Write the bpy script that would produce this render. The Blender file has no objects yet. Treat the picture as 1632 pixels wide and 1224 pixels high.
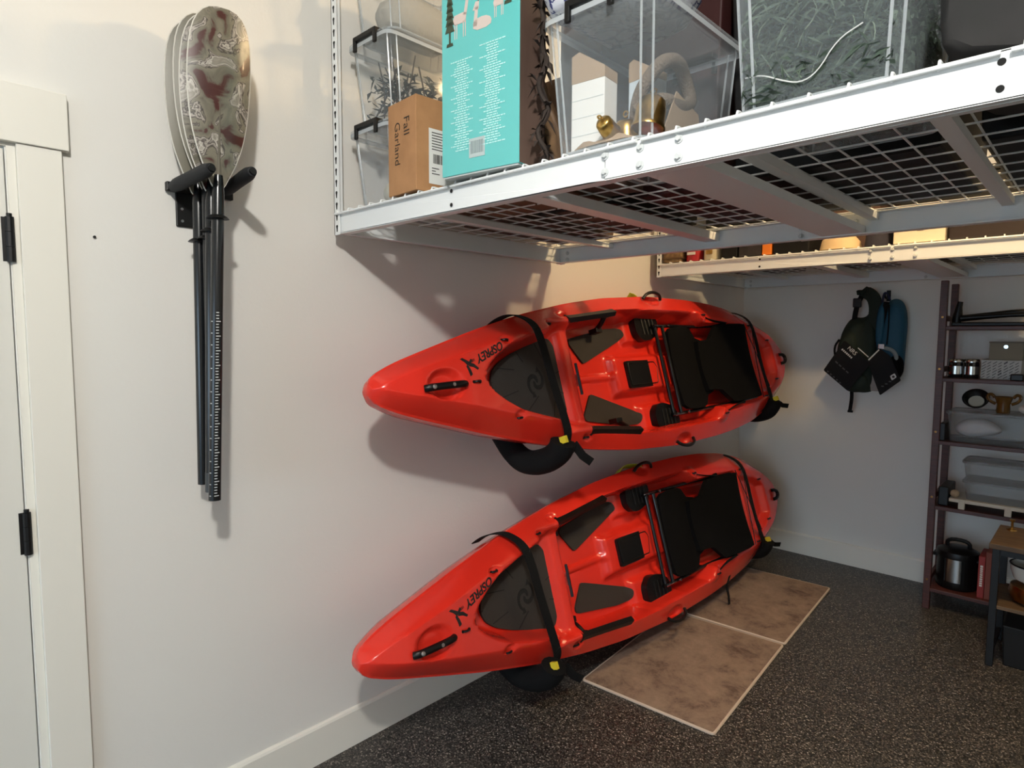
import bpy, bmesh, math, random
import numpy as np
from mathutils import Matrix, Vector
random.seed(7)
S = bpy.context.scene
COL = S.collection

# ------------------------------------------------------------------ camera
cam_d = bpy.data.cameras.new('camera'); cam = bpy.data.objects.new('camera', cam_d); COL.objects.link(cam)
cam_d.sensor_width = 36; cam_d.lens = 994.345 * 36 / 1632; cam_d.clip_start = .02
RT = (.72267921, .69116478, .00510012); DN = (.05913645, -.05447771, -.99676229); FW = (-.68864914, .72064099, -.08024294)
CAM = (2.017, 0, 1.577)
cam.matrix_world = Matrix(((RT[0], -DN[0], -FW[0], CAM[0]), (RT[1], -DN[1], -FW[1], CAM[1]), (RT[2], -DN[2], -FW[2], CAM[2]), (0, 0, 0, 1)))
S.camera = cam
# ------------------------------------------------------------------ world, exposure
S.view_settings.view_transform = 'Standard'; S.view_settings.look = 'None'; S.view_settings.gamma = 1
S.view_settings.use_curve_mapping = False; S.view_settings.exposure = 0.0
W = bpy.data.worlds.new('World'); S.world = W; W.use_nodes = True
bgn = W.node_tree.nodes['Background']; bgn.inputs[0].default_value = (.60, .80, 1.0, 1); bgn.inputs[1].default_value = 5.6
LAMP = (2.32, -.35, 2.90); LAMP_W = 172
WARM = (1.75, 2.70, 2.90); WARM_W = 78

def bulb(name, loc, size, power, color):
    l = bpy.data.lights.new(name, 'POINT'); l.shadow_soft_size = size; l.energy = power; l.color = color
    o = bpy.data.objects.new(name, l); COL.objects.link(o); o.location = loc; return o

# ------------------------------------------------------------------ materials
def lin(c):
    return tuple(((x / 255) / 12.92 if x / 255 <= .04045 else ((x / 255 + .055) / 1.055) ** 2.4) for x in c) + (1,)
MATS = {}
def mat(name, rgb, rough=.5, metal=0, spec=.5, var=None, vscale=20, bump=0, bscale=60, coat=0, detail=4, vpos=(.35, .65), stretch=None):
    if name in MATS: return MATS[name]
    m = bpy.data.materials.new(name); m.use_nodes = True; nt = m.node_tree; b = nt.nodes['Principled BSDF']
    b.inputs['Base Color'].default_value = lin(rgb); b.inputs['Roughness'].default_value = rough
    b.inputs['Metallic'].default_value = metal; b.inputs['Specular IOR Level'].default_value = spec
    b.inputs['Coat Weight'].default_value = coat
    tc = None
    def coords():
        t = nt.nodes.new('ShaderNodeTexCoord')
        if stretch:
            mp = nt.nodes.new('ShaderNodeMapping'); mp.inputs['Scale'].default_value = stretch
            nt.links.new(t.outputs['Object'], mp.inputs['Vector']); return mp.outputs['Vector']
        return t.outputs['Object']
    if var:
        n = nt.nodes.new('ShaderNodeTexNoise'); n.inputs['Scale'].default_value = vscale; n.inputs['Detail'].default_value = detail
        r = nt.nodes.new('ShaderNodeValToRGB'); r.color_ramp.elements[0].position = vpos[0]; r.color_ramp.elements[1].position = vpos[1]
        r.color_ramp.elements[0].color = lin(rgb); r.color_ramp.elements[1].color = lin(var)
        nt.links.new(coords(), n.inputs['Vector']); nt.links.new(n.outputs[0], r.inputs[0]); nt.links.new(r.outputs[0], b.inputs['Base Color'])
    if bump:
        n2 = nt.nodes.new('ShaderNodeTexNoise'); n2.inputs['Scale'].default_value = bscale; n2.inputs['Detail'].default_value = 3
        bp = nt.nodes.new('ShaderNodeBump'); bp.inputs['Strength'].default_value = bump; bp.inputs['Distance'].default_value = .01
        nt.links.new(coords(), n2.inputs['Vector']); nt.links.new(n2.outputs[0], bp.inputs['Height']); nt.links.new(bp.outputs[0], b.inputs['Normal'])
    MATS[name] = m; return m
def ramp_mat(name, stops, scale, kind='noise', rough=.5, detail=6, distortion=0, coat=0, bump=0, interp='LINEAR'):
    m = bpy.data.materials.new(name); m.use_nodes = True; nt = m.node_tree; b = nt.nodes['Principled BSDF']
    b.inputs['Roughness'].default_value = rough; b.inputs['Coat Weight'].default_value = coat
    t = nt.nodes.new('ShaderNodeTexCoord')
    if kind == 'noise':
        n = nt.nodes.new('ShaderNodeTexNoise'); n.inputs['Scale'].default_value = scale; n.inputs['Detail'].default_value = detail
        n.inputs['Distortion'].default_value = distortion; out = n.outputs[0]
    else:
        n = nt.nodes.new('ShaderNodeTexVoronoi'); n.inputs['Scale'].default_value = scale
        sp = nt.nodes.new('ShaderNodeSeparateColor'); nt.links.new(n.outputs['Color'], sp.inputs[0]); out = sp.outputs[0]
    nt.links.new(t.outputs['Object'], n.inputs['Vector'])
    if rough == .95: n.inputs['Roughness'].default_value = .78
    r = nt.nodes.new('ShaderNodeValToRGB'); r.color_ramp.interpolation = interp
    el = r.color_ramp.elements
    while len(el) < len(stops): el.new(.5)
    for e, (p, c) in zip(el, stops): e.position = p; e.color = lin(c)
    nt.links.new(out, r.inputs[0]); nt.links.new(r.outputs[0], b.inputs['Base Color'])
    if bump:
        bp = nt.nodes.new('ShaderNodeBump'); bp.inputs['Strength'].default_value = bump; bp.inputs['Distance'].default_value = .004
        nt.links.new(out, bp.inputs['Height']); nt.links.new(bp.outputs[0], b.inputs['Normal'])
    MATS[name] = m; return m
def clear_mat(name, rgb, opacity, rough=.12):
    m = bpy.data.materials.new(name); m.use_nodes = True; nt = m.node_tree; b = nt.nodes['Principled BSDF']
    b.inputs['Base Color'].default_value = lin(rgb); b.inputs['Roughness'].default_value = rough
    tr = nt.nodes.new('ShaderNodeBsdfTransparent'); mx = nt.nodes.new('ShaderNodeMixShader')
    lw = nt.nodes.new('ShaderNodeLayerWeight'); lw.inputs['Blend'].default_value = .25
    ma = nt.nodes.new('ShaderNodeMath'); ma.operation = 'MULTIPLY_ADD'; ma.inputs[1].default_value = .35; ma.inputs[2].default_value = opacity; ma.use_clamp = True
    nt.links.new(lw.outputs['Facing'], ma.inputs[0]); nt.links.new(ma.outputs[0], mx.inputs[0])
    nt.links.new(tr.outputs[0], mx.inputs[1]); nt.links.new(b.outputs[0], mx.inputs[2])
    nt.links.new(mx.outputs[0], nt.nodes['Material Output'].inputs[0]); MATS[name] = m; return m
def glow_mat(name, rgb, strength):
    m = bpy.data.materials.new(name); m.use_nodes = True; b = m.node_tree.nodes['Principled BSDF']
    b.inputs['Emission Color'].default_value = lin(rgb); b.inputs['Emission Strength'].default_value = strength; MATS[name] = m; return m

M_WALL = mat('wall_paint', (221, 219, 213), .6, bump=.05, bscale=90)
M_CEIL = mat('ceiling_paint', (226, 224, 218), .8)
M_TRIM = mat('trim_paint', (226, 223, 213), .32)
M_DOOR = mat('door_paint', (216, 214, 206), .35)
M_BLACK = mat('black_metal', (10, 10, 11), .45, spec=.35)
M_BLKPL = mat('black_plastic', (8, 8, 9), .42, spec=.35)
M_FOAM = mat('black_foam', (20, 22, 25), .75, bump=.15, bscale=220)
M_WHITE = mat('white_powder_coat', (232, 235, 235), .38)
M_ZINC = mat('zinc_bolt', (190, 192, 192), .3, metal=.9)
M_DARKHOLE = mat('dark_hole', (8, 8, 8), .9)
M_RED = mat('red_polyethylene', (218, 46, 32), .25, coat=.3, spec=.5)
M_PAD = mat('charcoal_eva_pad', (44, 41, 38), .8, bump=.2, bscale=300)
M_PADLINE = mat('pad_groove', (16, 15, 14), .85)
M_FABRIC = mat('black_mesh_fabric', (6, 6, 7), .9, spec=.15, bump=.3, bscale=400)
M_WEB = mat('black_webbing', (9, 9, 10), .8, spec=.25, bump=.25, bscale=300)
M_YEL = mat('yellow_webbing', (214, 190, 40), .6)
M_LIME = mat('lime_webbing', (186, 196, 46), .6)
M_SHAFT = mat('paddle_shaft_carbon', (20, 22, 24), .22)
M_OLIVE = mat('olive_blade', (112, 108, 94), .4)
M_TICK = mat('print_white', (200, 202, 200), .5)
M_CARD = mat('cardboard', (176, 130, 88), .8, var=(160, 116, 76), vscale=12)
M_CARDD = mat('cardboard_dark', (110, 78, 54), .85)
M_INK = mat('ink_black', (28, 24, 22), .6)
M_PAPER = mat('white_paper', (226, 226, 222), .6)
M_TEAL = mat('teal_carton', (94, 188, 186), .25, coat=.3)
M_TEALP = mat('carton_print_white', (196, 238, 236), .4)
M_CARTON = mat('carton_board', (196, 204, 204), .6)
M_CLEAR = clear_mat('clear_plastic', (206, 218, 224), .085, .1)
M_LID = clear_mat('clear_lid', (206, 214, 218), .13, .25)
M_RIB = clear_mat('edge_highlight', (206, 214, 218), .34, .15)
M_TUB = clear_mat('grey_clear_tub', (150, 154, 156), .30, .2)
M_CLEARRIM = clear_mat('frosted_plastic', (205, 212, 216), .55, .3)
M_GOLD = mat('brass', (196, 160, 92), .28, metal=1, var=(150, 118, 66), vscale=30)
M_ROPE = mat('jute_rope', (112, 99, 86), .9, bump=.6, bscale=200)
M_KRAFT = mat('kraft_paper', (160, 138, 114), .85)
M_PINE = mat('pine_needles', (44, 60, 50), .8, var=(76, 92, 76), vscale=25)
M_DARKGREEN = mat('dark_foliage', (40, 46, 44), .85)
M_CREAM = mat('cream_pumpkin', (196, 192, 176), .6)
M_BROWNBOX = mat('brown_box', (84, 62, 52), .8)
M_DARKBOX = mat('dark_tote', (12, 12, 13), .6, spec=.3)
M_REDBOX = mat('maroon_tote', (52, 22, 22), .6, spec=.3)
M_WOODF = mat('bronze_frame', (126, 98, 70), .45, var=(92, 70, 50), vscale=18)
M_TWIG = mat('dark_twig', (44, 34, 28), .85)
M_BAG = mat('charcoal_bag', (27, 26, 26), .85, var=(17, 17, 17), vscale=9)
M_MAHOG = mat('mahogany_wood', (78, 38, 32), .45, var=(58, 28, 24), vscale=10, stretch=(1, 1, 12))
M_VESTG = mat('dark_green_nylon', (32, 42, 34), .75, bump=.3, bscale=30, spec=.3)
M_VESTT = mat('teal_nylon', (16, 76, 100), .65, bump=.3, bscale=30)
M_CHROME = mat('brushed_steel', (180, 182, 182), .2, metal=1)
M_AMBER = mat('amber_glass', (98, 66, 24), .2, coat=.5)
M_OAK = mat('rustic_wood_top', (96, 76, 54), .6, var=(68, 52, 36), vscale=9, stretch=(1, 8, 1))
M_BOOK = mat('red_book_cover', (132, 40, 40), .6)
M_BRASS2 = mat('copper_pot', (150, 108, 62), .3, metal=1)
M_CAMO = ramp_mat('camo_blade', [(0, (40, 24, 22)), (.38, (70, 36, 33)), (.42, (96, 92, 80)), (.53, (118, 113, 99)), (.55, (42, 36, 34)), (.575, (168, 161, 151)), (.60, (54, 46, 43)), (.62, (180, 174, 164)), (.66, (122, 118, 107)), (1, (196, 190, 180))], 14, rough=.28, detail=12, distortion=.8, coat=.25)
M_FLAKE = ramp_mat('epoxy_flake', [(0, (18, 18, 18)), (.22, (36, 35, 34)), (.45, (55, 52, 49)), (.66, (78, 74, 69)), (.85, (104, 98, 91)), (.96, (150, 142, 133))], 225, kind='voronoi', rough=.42, interp='CONSTANT')
M_RUG = ramp_mat('distressed_rug', [(0, (56, 42, 36)), (.36, (84, 66, 56)), (.48, (124, 104, 90)), (.62, (140, 120, 104)), (1, (154, 136, 120))], 5, rough=.95, detail=15, distortion=.25, bump=.3)
M_RUGEDGE = mat('rug_edge', (186, 170, 154), .9)
M_BLUEWHT = ramp_mat('blue_white_cloth', [(0, (225, 228, 238)), (.47, (225, 228, 238)), (.5, (52, 62, 128)), (.56, (40, 48, 110)), (.6, (214, 218, 230)), (1, (230, 232, 240))], 16, rough=.8, detail=3, distortion=2)

# ------------------------------------------------------------------ mesh builder
class MB:
    def __init__(s): s.v = []; s.f = []
    def add(s, vs, fs):
        k = len(s.v); s.v += [tuple(map(float, p)) for p in vs]; s.f += [tuple(i + k for i in f) for f in fs]; return s
    def box(s, a, b):
        x0, y0, z0 = a; x1, y1, z1 = b
        return s.add([(x0, y0, z0), (x1, y0, z0), (x1, y1, z0), (x0, y1, z0), (x0, y0, z1), (x1, y0, z1), (x1, y1, z1), (x0, y1, z1)],
                     [(0, 3, 2, 1), (4, 5, 6, 7), (0, 1, 5, 4), (1, 2, 6, 5), (2, 3, 7, 6), (3, 0, 4, 7)])
    def frustum(s, a0, a1, b0, b1, z0, z1, top=True, bottom=True):
        # rect a (x0,y0,x1,y1) at z0 to rect b at z1
        vs = [(a0[0], a0[1], z0), (a1[0], a0[1], z0), (a1[0], a1[1], z0), (a0[0], a1[1], z0), (b0[0], b0[1], z1), (b1[0], b0[1], z1), (b1[0], b1[1], z1), (b0[0], b1[1], z1)]
        fs = [(0, 1, 5, 4), (1, 2, 6, 5), (2, 3, 7, 6), (3, 0, 4, 7)]
        if bottom: fs.append((0, 3, 2, 1))
        if top: fs.append((4, 5, 6, 7))
        return s.add(vs, fs)
    def prism(s, poly, h0, h1, fr=lambda a, b, c: (a, b, c)):
        n = len(poly)
        vs = [fr(p[0], p[1], h0) for p in poly] + [fr(p[0], p[1], h1) for p in poly]
        fs = [tuple(range(n - 1, -1, -1)), tuple(range(n, 2 * n))] + [(i, (i + 1) % n, n + (i + 1) % n, n + i) for i in range(n)]
        return s.add(vs, fs)
    def tube(s, path, r, n=10, caps=True, closed=False):
        P = [Vector(p) for p in path]; m = len(P); rs = r if isinstance(r, (list, tuple)) else [r] * m
        T = []
        for i in range(m):
            a = P[(i - 1) % m] if (closed or i > 0) else P[i]; b = P[(i + 1) % m] if (closed or i < m - 1) else P[i]
            T.append((b - a).normalized())
        up = Vector((0, 0, 1)) if abs(T[0].z) < .9 else Vector((1, 0, 0))
        N = (up - T[0] * up.dot(T[0])).normalized(); vs = []
        for i in range(m):
            if i: N = (N - T[i] * N.dot(T[i]));  N = N.normalized() if N.length > 1e-6 else up
            B = T[i].cross(N)
            for k in range(n):
                a = 2 * math.pi * k / n; vs.append(P[i] + (N * math.cos(a) + B * math.sin(a)) * rs[i])
        fs = []
        for i in range(m if closed else m - 1):
            j = (i + 1) % m
            for k in range(n): fs.append((i * n + k, i * n + (k + 1) % n, j * n + (k + 1) % n, j * n + k))
        if caps and not closed: fs += [tuple(range(n - 1, -1, -1)), tuple(range((m - 1) * n, m * n))]
        return s.add(vs, fs)
    def ribbon(s, path, width, thick=.003, axis=None):
        # flat strap along path; width along axis
        P = [Vector(p) for p in path]; m = len(P); vs = []
        for i in range(m):
            t = (P[min(i + 1, m - 1)] - P[max(i - 1, 0)]).normalized(); a = Vector(axis[i] if isinstance(axis, list) else axis)
            a = (a - t * a.dot(t)).normalized(); nrm = t.cross(a)
            for sa, sn in ((-1, -1), (1, -1), (1, 1), (-1, 1)): vs.append(P[i] + a * sa * width / 2 + nrm * sn * thick / 2)
        fs = [(0, 1, 2, 3), tuple((m - 1) * 4 + k for k in (3, 2, 1, 0))]
        for i in range(m - 1):
            for k in range(4): fs.append((i * 4 + k, i * 4 + (k + 1) % 4, (i + 1) * 4 + (k + 1) % 4, (i + 1) * 4 + k))
        return s.add(vs, fs)
    def lathe(s, prof, c=(0, 0, 0), n=24, sx=1, sy=1):
        vs = []; m = len(prof)
        for r, z in prof:
            for k in range(n):
                a = 2 * math.pi * k / n; vs.append((c[0] + r * sx * math.cos(a), c[1] + r * sy * math.sin(a), c[2] + z))
        fs = []
        for i in range(m - 1):
            for k in range(n): fs.append((i * n + k, i * n + (k + 1) % n, (i + 1) * n + (k + 1) % n, (i + 1) * n + k))
        fs += [tuple(range(n - 1, -1, -1)), tuple(range((m - 1) * n, m * n))]
        return s.add(vs, fs)
    def puff(s, poly, t, fr, base=0, rings=5, two=True):
        # inflated panel over a polygon; fr maps (a,b,height)
        n = len(poly); cx = sum(p[0] for p in poly) / n; cy = sum(p[1] for p in poly) / n
        sides = (1, -1) if two else (1,)
        for sg in sides:
            vs = []; fs = []
            for i in range(rings + 1):
                k = 1 - (i / rings) ** 1.0 * .92; hh = t * math.sqrt(max(0, 1 - k ** 4))
                for p in poly: vs.append(fr(cx + (p[0] - cx) * k, cy + (p[1] - cy) * k, base + sg * hh))
            vs.append(fr(cx, cy, base + sg * t)); last = len(vs) - 1
            for i in range(rings):
                for j in range(n): fs.append((i * n + j, i * n + (j + 1) % n, (i + 1) * n + (j + 1) % n, (i + 1) * n + j))
            for j in range(n): fs.append((rings * n + j, rings * n + (j + 1) % n, last))
            s.add(vs, fs)
        return s
def smooth_poly(poly, it=2):
    for _ in range(it):
        q = []
        for i in range(len(poly)):
            a = poly[i]; b = poly[(i + 1) % len(poly)]
            q += [(a[0] * .75 + b[0] * .25, a[1] * .75 + b[1] * .25), (a[0] * .25 + b[0] * .75, a[1] * .25 + b[1] * .75)]
        poly = q
    return poly
def round_poly(poly, r, n=4):
    # round corners with radius-ish r
    out = []
    for i in range(len(poly)):
        p = Vector(poly[i]); a = Vector(poly[i - 1]); b = Vector(poly[(i + 1) % len(poly)])
        da = (a - p); db = (b - p); ra = min(r, da.length * .45); rb = min(r, db.length * .45)
        A = p + da.normalized() * ra; B = p + db.normalized() * rb
        for k in range(n + 1):
            t = k / n; q = A * (1 - t) ** 2 + p * 2 * t * (1 - t) + B * t * t; out.append((q.x, q.y))
    return out
def smooth_path(P, it=2):
    P = [tuple(p) for p in P]
    for _ in range(it):
        q = [P[0]]
        for a, b in zip(P[:-1], P[1:]):
            q.append(tuple(x * .75 + y * .25 for x, y in zip(a, b))); q.append(tuple(x * .25 + y * .75 for x, y in zip(a, b)))
        q.append(P[-1]); P = q
    return P

ROOTM = {}
def tag(o, label, cat, group=None):
    o['label'] = label; o['category'] = cat
    if group: o['group'] = group
    return o
def thing(name, label, cat, loc=(0, 0, 0), group=None, matrix=None):
    o = bpy.data.objects.new(name, None); COL.objects.link(o); o.empty_display_size = .05
    m = matrix if matrix is not None else Matrix.Translation(Vector(loc)); o.matrix_world = m; ROOTM[o.name] = m.copy()
    return tag(o, label, cat, group)
def finish(mb, bevel=0, smooth=False, merge=True, seg=2, sharp=40):
    me = bpy.data.meshes.new('m'); bm = bmesh.new()
    vv = [bm.verts.new(p) for p in mb.v]
    for f in mb.f:
        try: bm.faces.new([vv[i] for i in f])
        except ValueError: pass
    if merge: bmesh.ops.remove_doubles(bm, verts=bm.verts, dist=1e-6)
    bmesh.ops.recalc_face_normals(bm, faces=bm.faces)
    if bevel:
        ed = [e for e in bm.edges if len(e.link_faces) == 2 and e.calc_face_angle(0) > math.radians(30)]
        bmesh.ops.bevel(bm, geom=ed, offset=bevel, segments=seg, affect='EDGES', profile=.5, clamp_overlap=True)
    for f in bm.faces: f.smooth = smooth
    if smooth:
        for e in bm.edges:
            if len(e.link_faces) == 2 and e.calc_face_angle(0) > math.radians(sharp): e.smooth = False
    bm.to_mesh(me); bm.free(); return me
def obj(name, mb, m, parent=None, bevel=0, smooth=False, local=False, seg=2, sharp=40, label=None):
    """mb vertices are world coordinates unless local; parent may be a thing (Empty) or a part"""
    root = parent
    while root is not None and root.parent: root = root.parent
    if root is not None and not local:
        inv = (ROOTM.get(root.name) or root.matrix_world).inverted(); mb.v = [tuple(inv @ Vector(p)) for p in mb.v]
    loc = None
    if root is None:
        a = np.array(mb.v); loc = Vector(((a[:, 0].min() + a[:, 0].max()) / 2, (a[:, 1].min() + a[:, 1].max()) / 2, a[:, 2].min()))
        mb.v = [tuple(Vector(p) - loc) for p in mb.v]
    me = finish(mb, bevel, smooth, seg=seg, sharp=sharp); me.name = name; me.materials.append(m)
    o = bpy.data.objects.new(name, me); COL.objects.link(o)
    if parent: o.parent = parent
    if loc is not None: o.location = loc; ROOTM[o.name] = Matrix.Translation(loc)
    if label: o['label'] = label
    return o
def struct(name, mb, m, parent=None, **k):
    o = obj(name, mb, m, parent, **k)
    if parent is None: o['kind'] = 'structure'
    return o
def share(src, name, parent, matrix):
    o = bpy.data.objects.new(name, src.data if hasattr(src, 'data') else src); COL.objects.link(o)
    if parent: o.parent = parent
    o.matrix_basis = matrix; return o
def text_mesh(body, size, extrude=.0006, align='LEFT', shear=0, weight=0):
    c = bpy.data.curves.new('t', 'FONT'); c.body = body; c.size = size; c.extrude = extrude; c.align_x = align; c.align_y = 'CENTER'; c.shear = shear; c.offset = weight
    o = bpy.data.objects.new('t', c); COL.objects.link(o)
    bpy.context.view_layer.update()
    dg = bpy.context.evaluated_depsgraph_get(); me = bpy.data.meshes.new_from_object(o.evaluated_get(dg))
    bpy.data.objects.remove(o); bpy.data.curves.remove(c); return me
def mesh_mb(me, fn):
    b = MB(); b.add([fn(*v.co) for v in me.vertices], [tuple(p.vertices) for p in me.polygons]); bpy.data.meshes.remove(me); return b

# ================================================================== room
BACK = 4.64; FRONT = -3.3; RIGHT = 6.2; H = 3.05; T = .12
w = MB(); w.box((-T, FRONT, 0), (0, -.62, H)); w.box((-T, -.62, 2.035), (0, .277, H)); w.box((-T, .277, 0), (0, BACK + T, H))
struct('wall_left', w, M_WALL)
struct('wall_back', MB().box((0, BACK, 0), (RIGHT, BACK + T, H)), M_WALL)
struct('wall_right', MB().box((RIGHT, FRONT, 0), (RIGHT + T, BACK + T, H)), M_WALL)
w = MB(); w.box((-T, FRONT - T, 0), (.35, FRONT, H)); w.box((3.1, FRONT - T, 0), (RIGHT + T, FRONT, H)); w.box((.35, FRONT - T, 2.2), (3.1, FRONT, H))
struct('wall_front', w, M_WALL)
struct('floor', MB().box((-T, FRONT - T, -.1), (RIGHT + T, BACK + T, 0)), M_FLAKE)
struct('unseen_ground', MB().box((-8, FRONT - 14, -.1), (14, FRONT - T, -.004)), mat('unseen_dark_ground', (58, 58, 60), .9, var=(48, 48, 50), vscale=3))  # unseen dark ground, added to cut light rising under the racks
struct('ceiling', MB().box((-T, FRONT - T, H), (RIGHT + T, BACK + T, H + .1)), M_CEIL)
def base_prof(mb, p0, p1, nrm, h=.148, t=.014):
    (x0, y0), (x1, y1) = p0, p1; nx, ny = nrm
    pr = [(0, 0), (t, 0), (t, h - .012), (t - .004, h - .004), (.004, h), (0, h)]
    vs = [(x0 + nx * a, y0 + ny * a, b) for a, b in pr] + [(x1 + nx * a, y1 + ny * a, b) for a, b in pr]; n = len(pr)
    mb.add(vs, [tuple(range(n)), tuple(range(2 * n - 1, n - 1, -1))] + [(i, (i + 1) % n, n + (i + 1) % n, n + i) for i in range(n)]); return mb
struct('baseboard_left', base_prof(MB(), (0, .393), (0, BACK), (1, 0)), M_TRIM)
struct('baseboard_back', base_prof(MB(), (0, BACK), (RIGHT, BACK), (0, -1)), M_TRIM)
struct('trim_1', MB().box((0, .298, 0), (.019, .393, 2.045)), M_TRIM, bevel=.002)
struct('trim_2', MB().box((0, -.80, 2.045), (.027, .408, 2.188)), M_TRIM, bevel=.002)
struct('trim_3', MB().box((0, -.735, 0), (.019, -.64, 2.045)), M_TRIM, bevel=.002)
w = MB(); w.box((-.10, .2795, 0), (.006, .298, 2.045)); w.box((-.10, -.64, 0), (.006, -.6215, 2.045)); w.box((-.10, -.6215, 2.036), (.006, .2795, 2.045))
struct('trim_4', w, M_TRIM, bevel=.001)
d = struct('door_1', MB().box((-.044, -.618, .008), (.002, .2745, 2.030)), M_DOOR, bevel=.002)
for z in (1.807, 1.052, .30):
    hm = MB()
    for k in range(3): hm.tube([(.009, .278, z - .056 + k * .0375), (.009, .278, z - .056 + k * .0375 + .0365)], .0095, 10)
    hm.tube([(.009, .278, z + .0565), (.009, .278, z + .064)], .006, 8)
    hm.box((.000, .262, z - .055), (.0035, .292, z + .055))
    obj('hinge', hm, M_BLACK, d)
tag(obj('wall_screw', MB().tube([(0, .46, 1.834), (.006, .46, 1.834)], .0035, 10), M_BLACK), 'tiny dark screw head in the bare wall between door and paddles', 'screw')

# ================================================================== lights the garage has
def ceiling_lamp(loc, label, color, power, glow):
    t = thing('ceiling_light', label, 'ceiling light', (loc[0], loc[1], H))
    x, y, z = loc
    obj('housing', MB().lathe([(.07, 0), (.075, .01), (.075, .02), (.05, .022)], (x, y, H - .0225), 28), M_WHITE, t, smooth=True)
    obj('socket', MB().lathe([(.028, 0), (.03, .03), (.03, .052)], (x, y, H - .075), 20), M_WHITE, t, smooth=True)
    obj('glass_globe', MB().lathe([(.012, 0), (.03, .006), (.045, .025), (.045, .042), (.03, .066), (.024, .07)], (x, y, z + .0745), 24), glow_mat('lamp_glow', color, 6), t, smooth=True)
    a = bulb('lamp_light', (0, 0, z - H), .065, power, [c for c in lin(color)[:3]]); a.parent = t
ceiling_lamp(LAMP, 'white bare ceiling bulb with a neutral glow', (255, 252, 246), LAMP_W, 6)
ceiling_lamp(WARM, 'white bare ceiling bulb glowing warm between the two racks', (255, 220, 168), WARM_W, 6)

# ================================================================== overhead racks
RK_W = 2.44; RK_D = 1.22; ZB = 1.918; ZT = 1.990
def wire_y_mesh():
    p = [(0, -.006, -.013), (0, -.007, -.004), (0, -.004, .003), (0, .004, .004), (0, .03, .002)] + [(0, RK_D / 2, .002), (0, RK_D - .03, .002), (0, RK_D - .004, .004), (0, RK_D + .004, .003), (0, RK_D + .007, -.004), (0, RK_D + .006, -.022)]
    return finish(MB().tube(p, .0025, 6), smooth=True)
def wire_x_mesh(L): return finish(MB().tube([(0, 0, 0), (L, 0, 0)], .0023, 6), smooth=True)
def bolt_mesh():
    return finish(MB().tube([(0, 0, 0), (0, -.002, 0)], .0095, 14).tube([(0, -.002, 0), (0, -.007, 0)], [.007, .0055], 6), smooth=False)
def slot_mesh(): return finish(MB().lathe([(.0055, 0), (.0055, .0008)], n=10).prism([(-.0042, 0), (.0042, 0), (.002, -.018), (-.002, -.018)], 0, .0008))
MW_Y = wire_y_mesh(); MW_X = wire_x_mesh(.6); MBOLT = bolt_mesh(); MSLOT = slot_mesh()
for mm, mt in ((MW_Y, M_WHITE), (MW_X, M_WHITE), (MBOLT, mat('painted_bolt', (206, 210, 210), .35)), (MSLOT, M_DARKHOLE)): mm.materials.append(mt)
MHOLE = finish(MB().tube([(0, 0, 0), (0, -.0006, 0)], .0055, 12)); MHOLE.materials.append(M_DARKHOLE)
def channel(mb, x0, x1, yf, s):
    """C channel along x, outer face at yf, flanges to s*y"""
    mb.box((x0, min(yf, yf + s * .004), ZB), (x1, max(yf, yf + s * .004), ZT))
    mb.box((x0, min(yf, yf + s * .035), ZB), (x1, max(yf, yf + s * .035), ZB + .004))
    mb.box((x0, min(yf, yf + s * .035), ZT - .004), (x1, max(yf, yf + s * .035), ZT)); return mb
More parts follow.
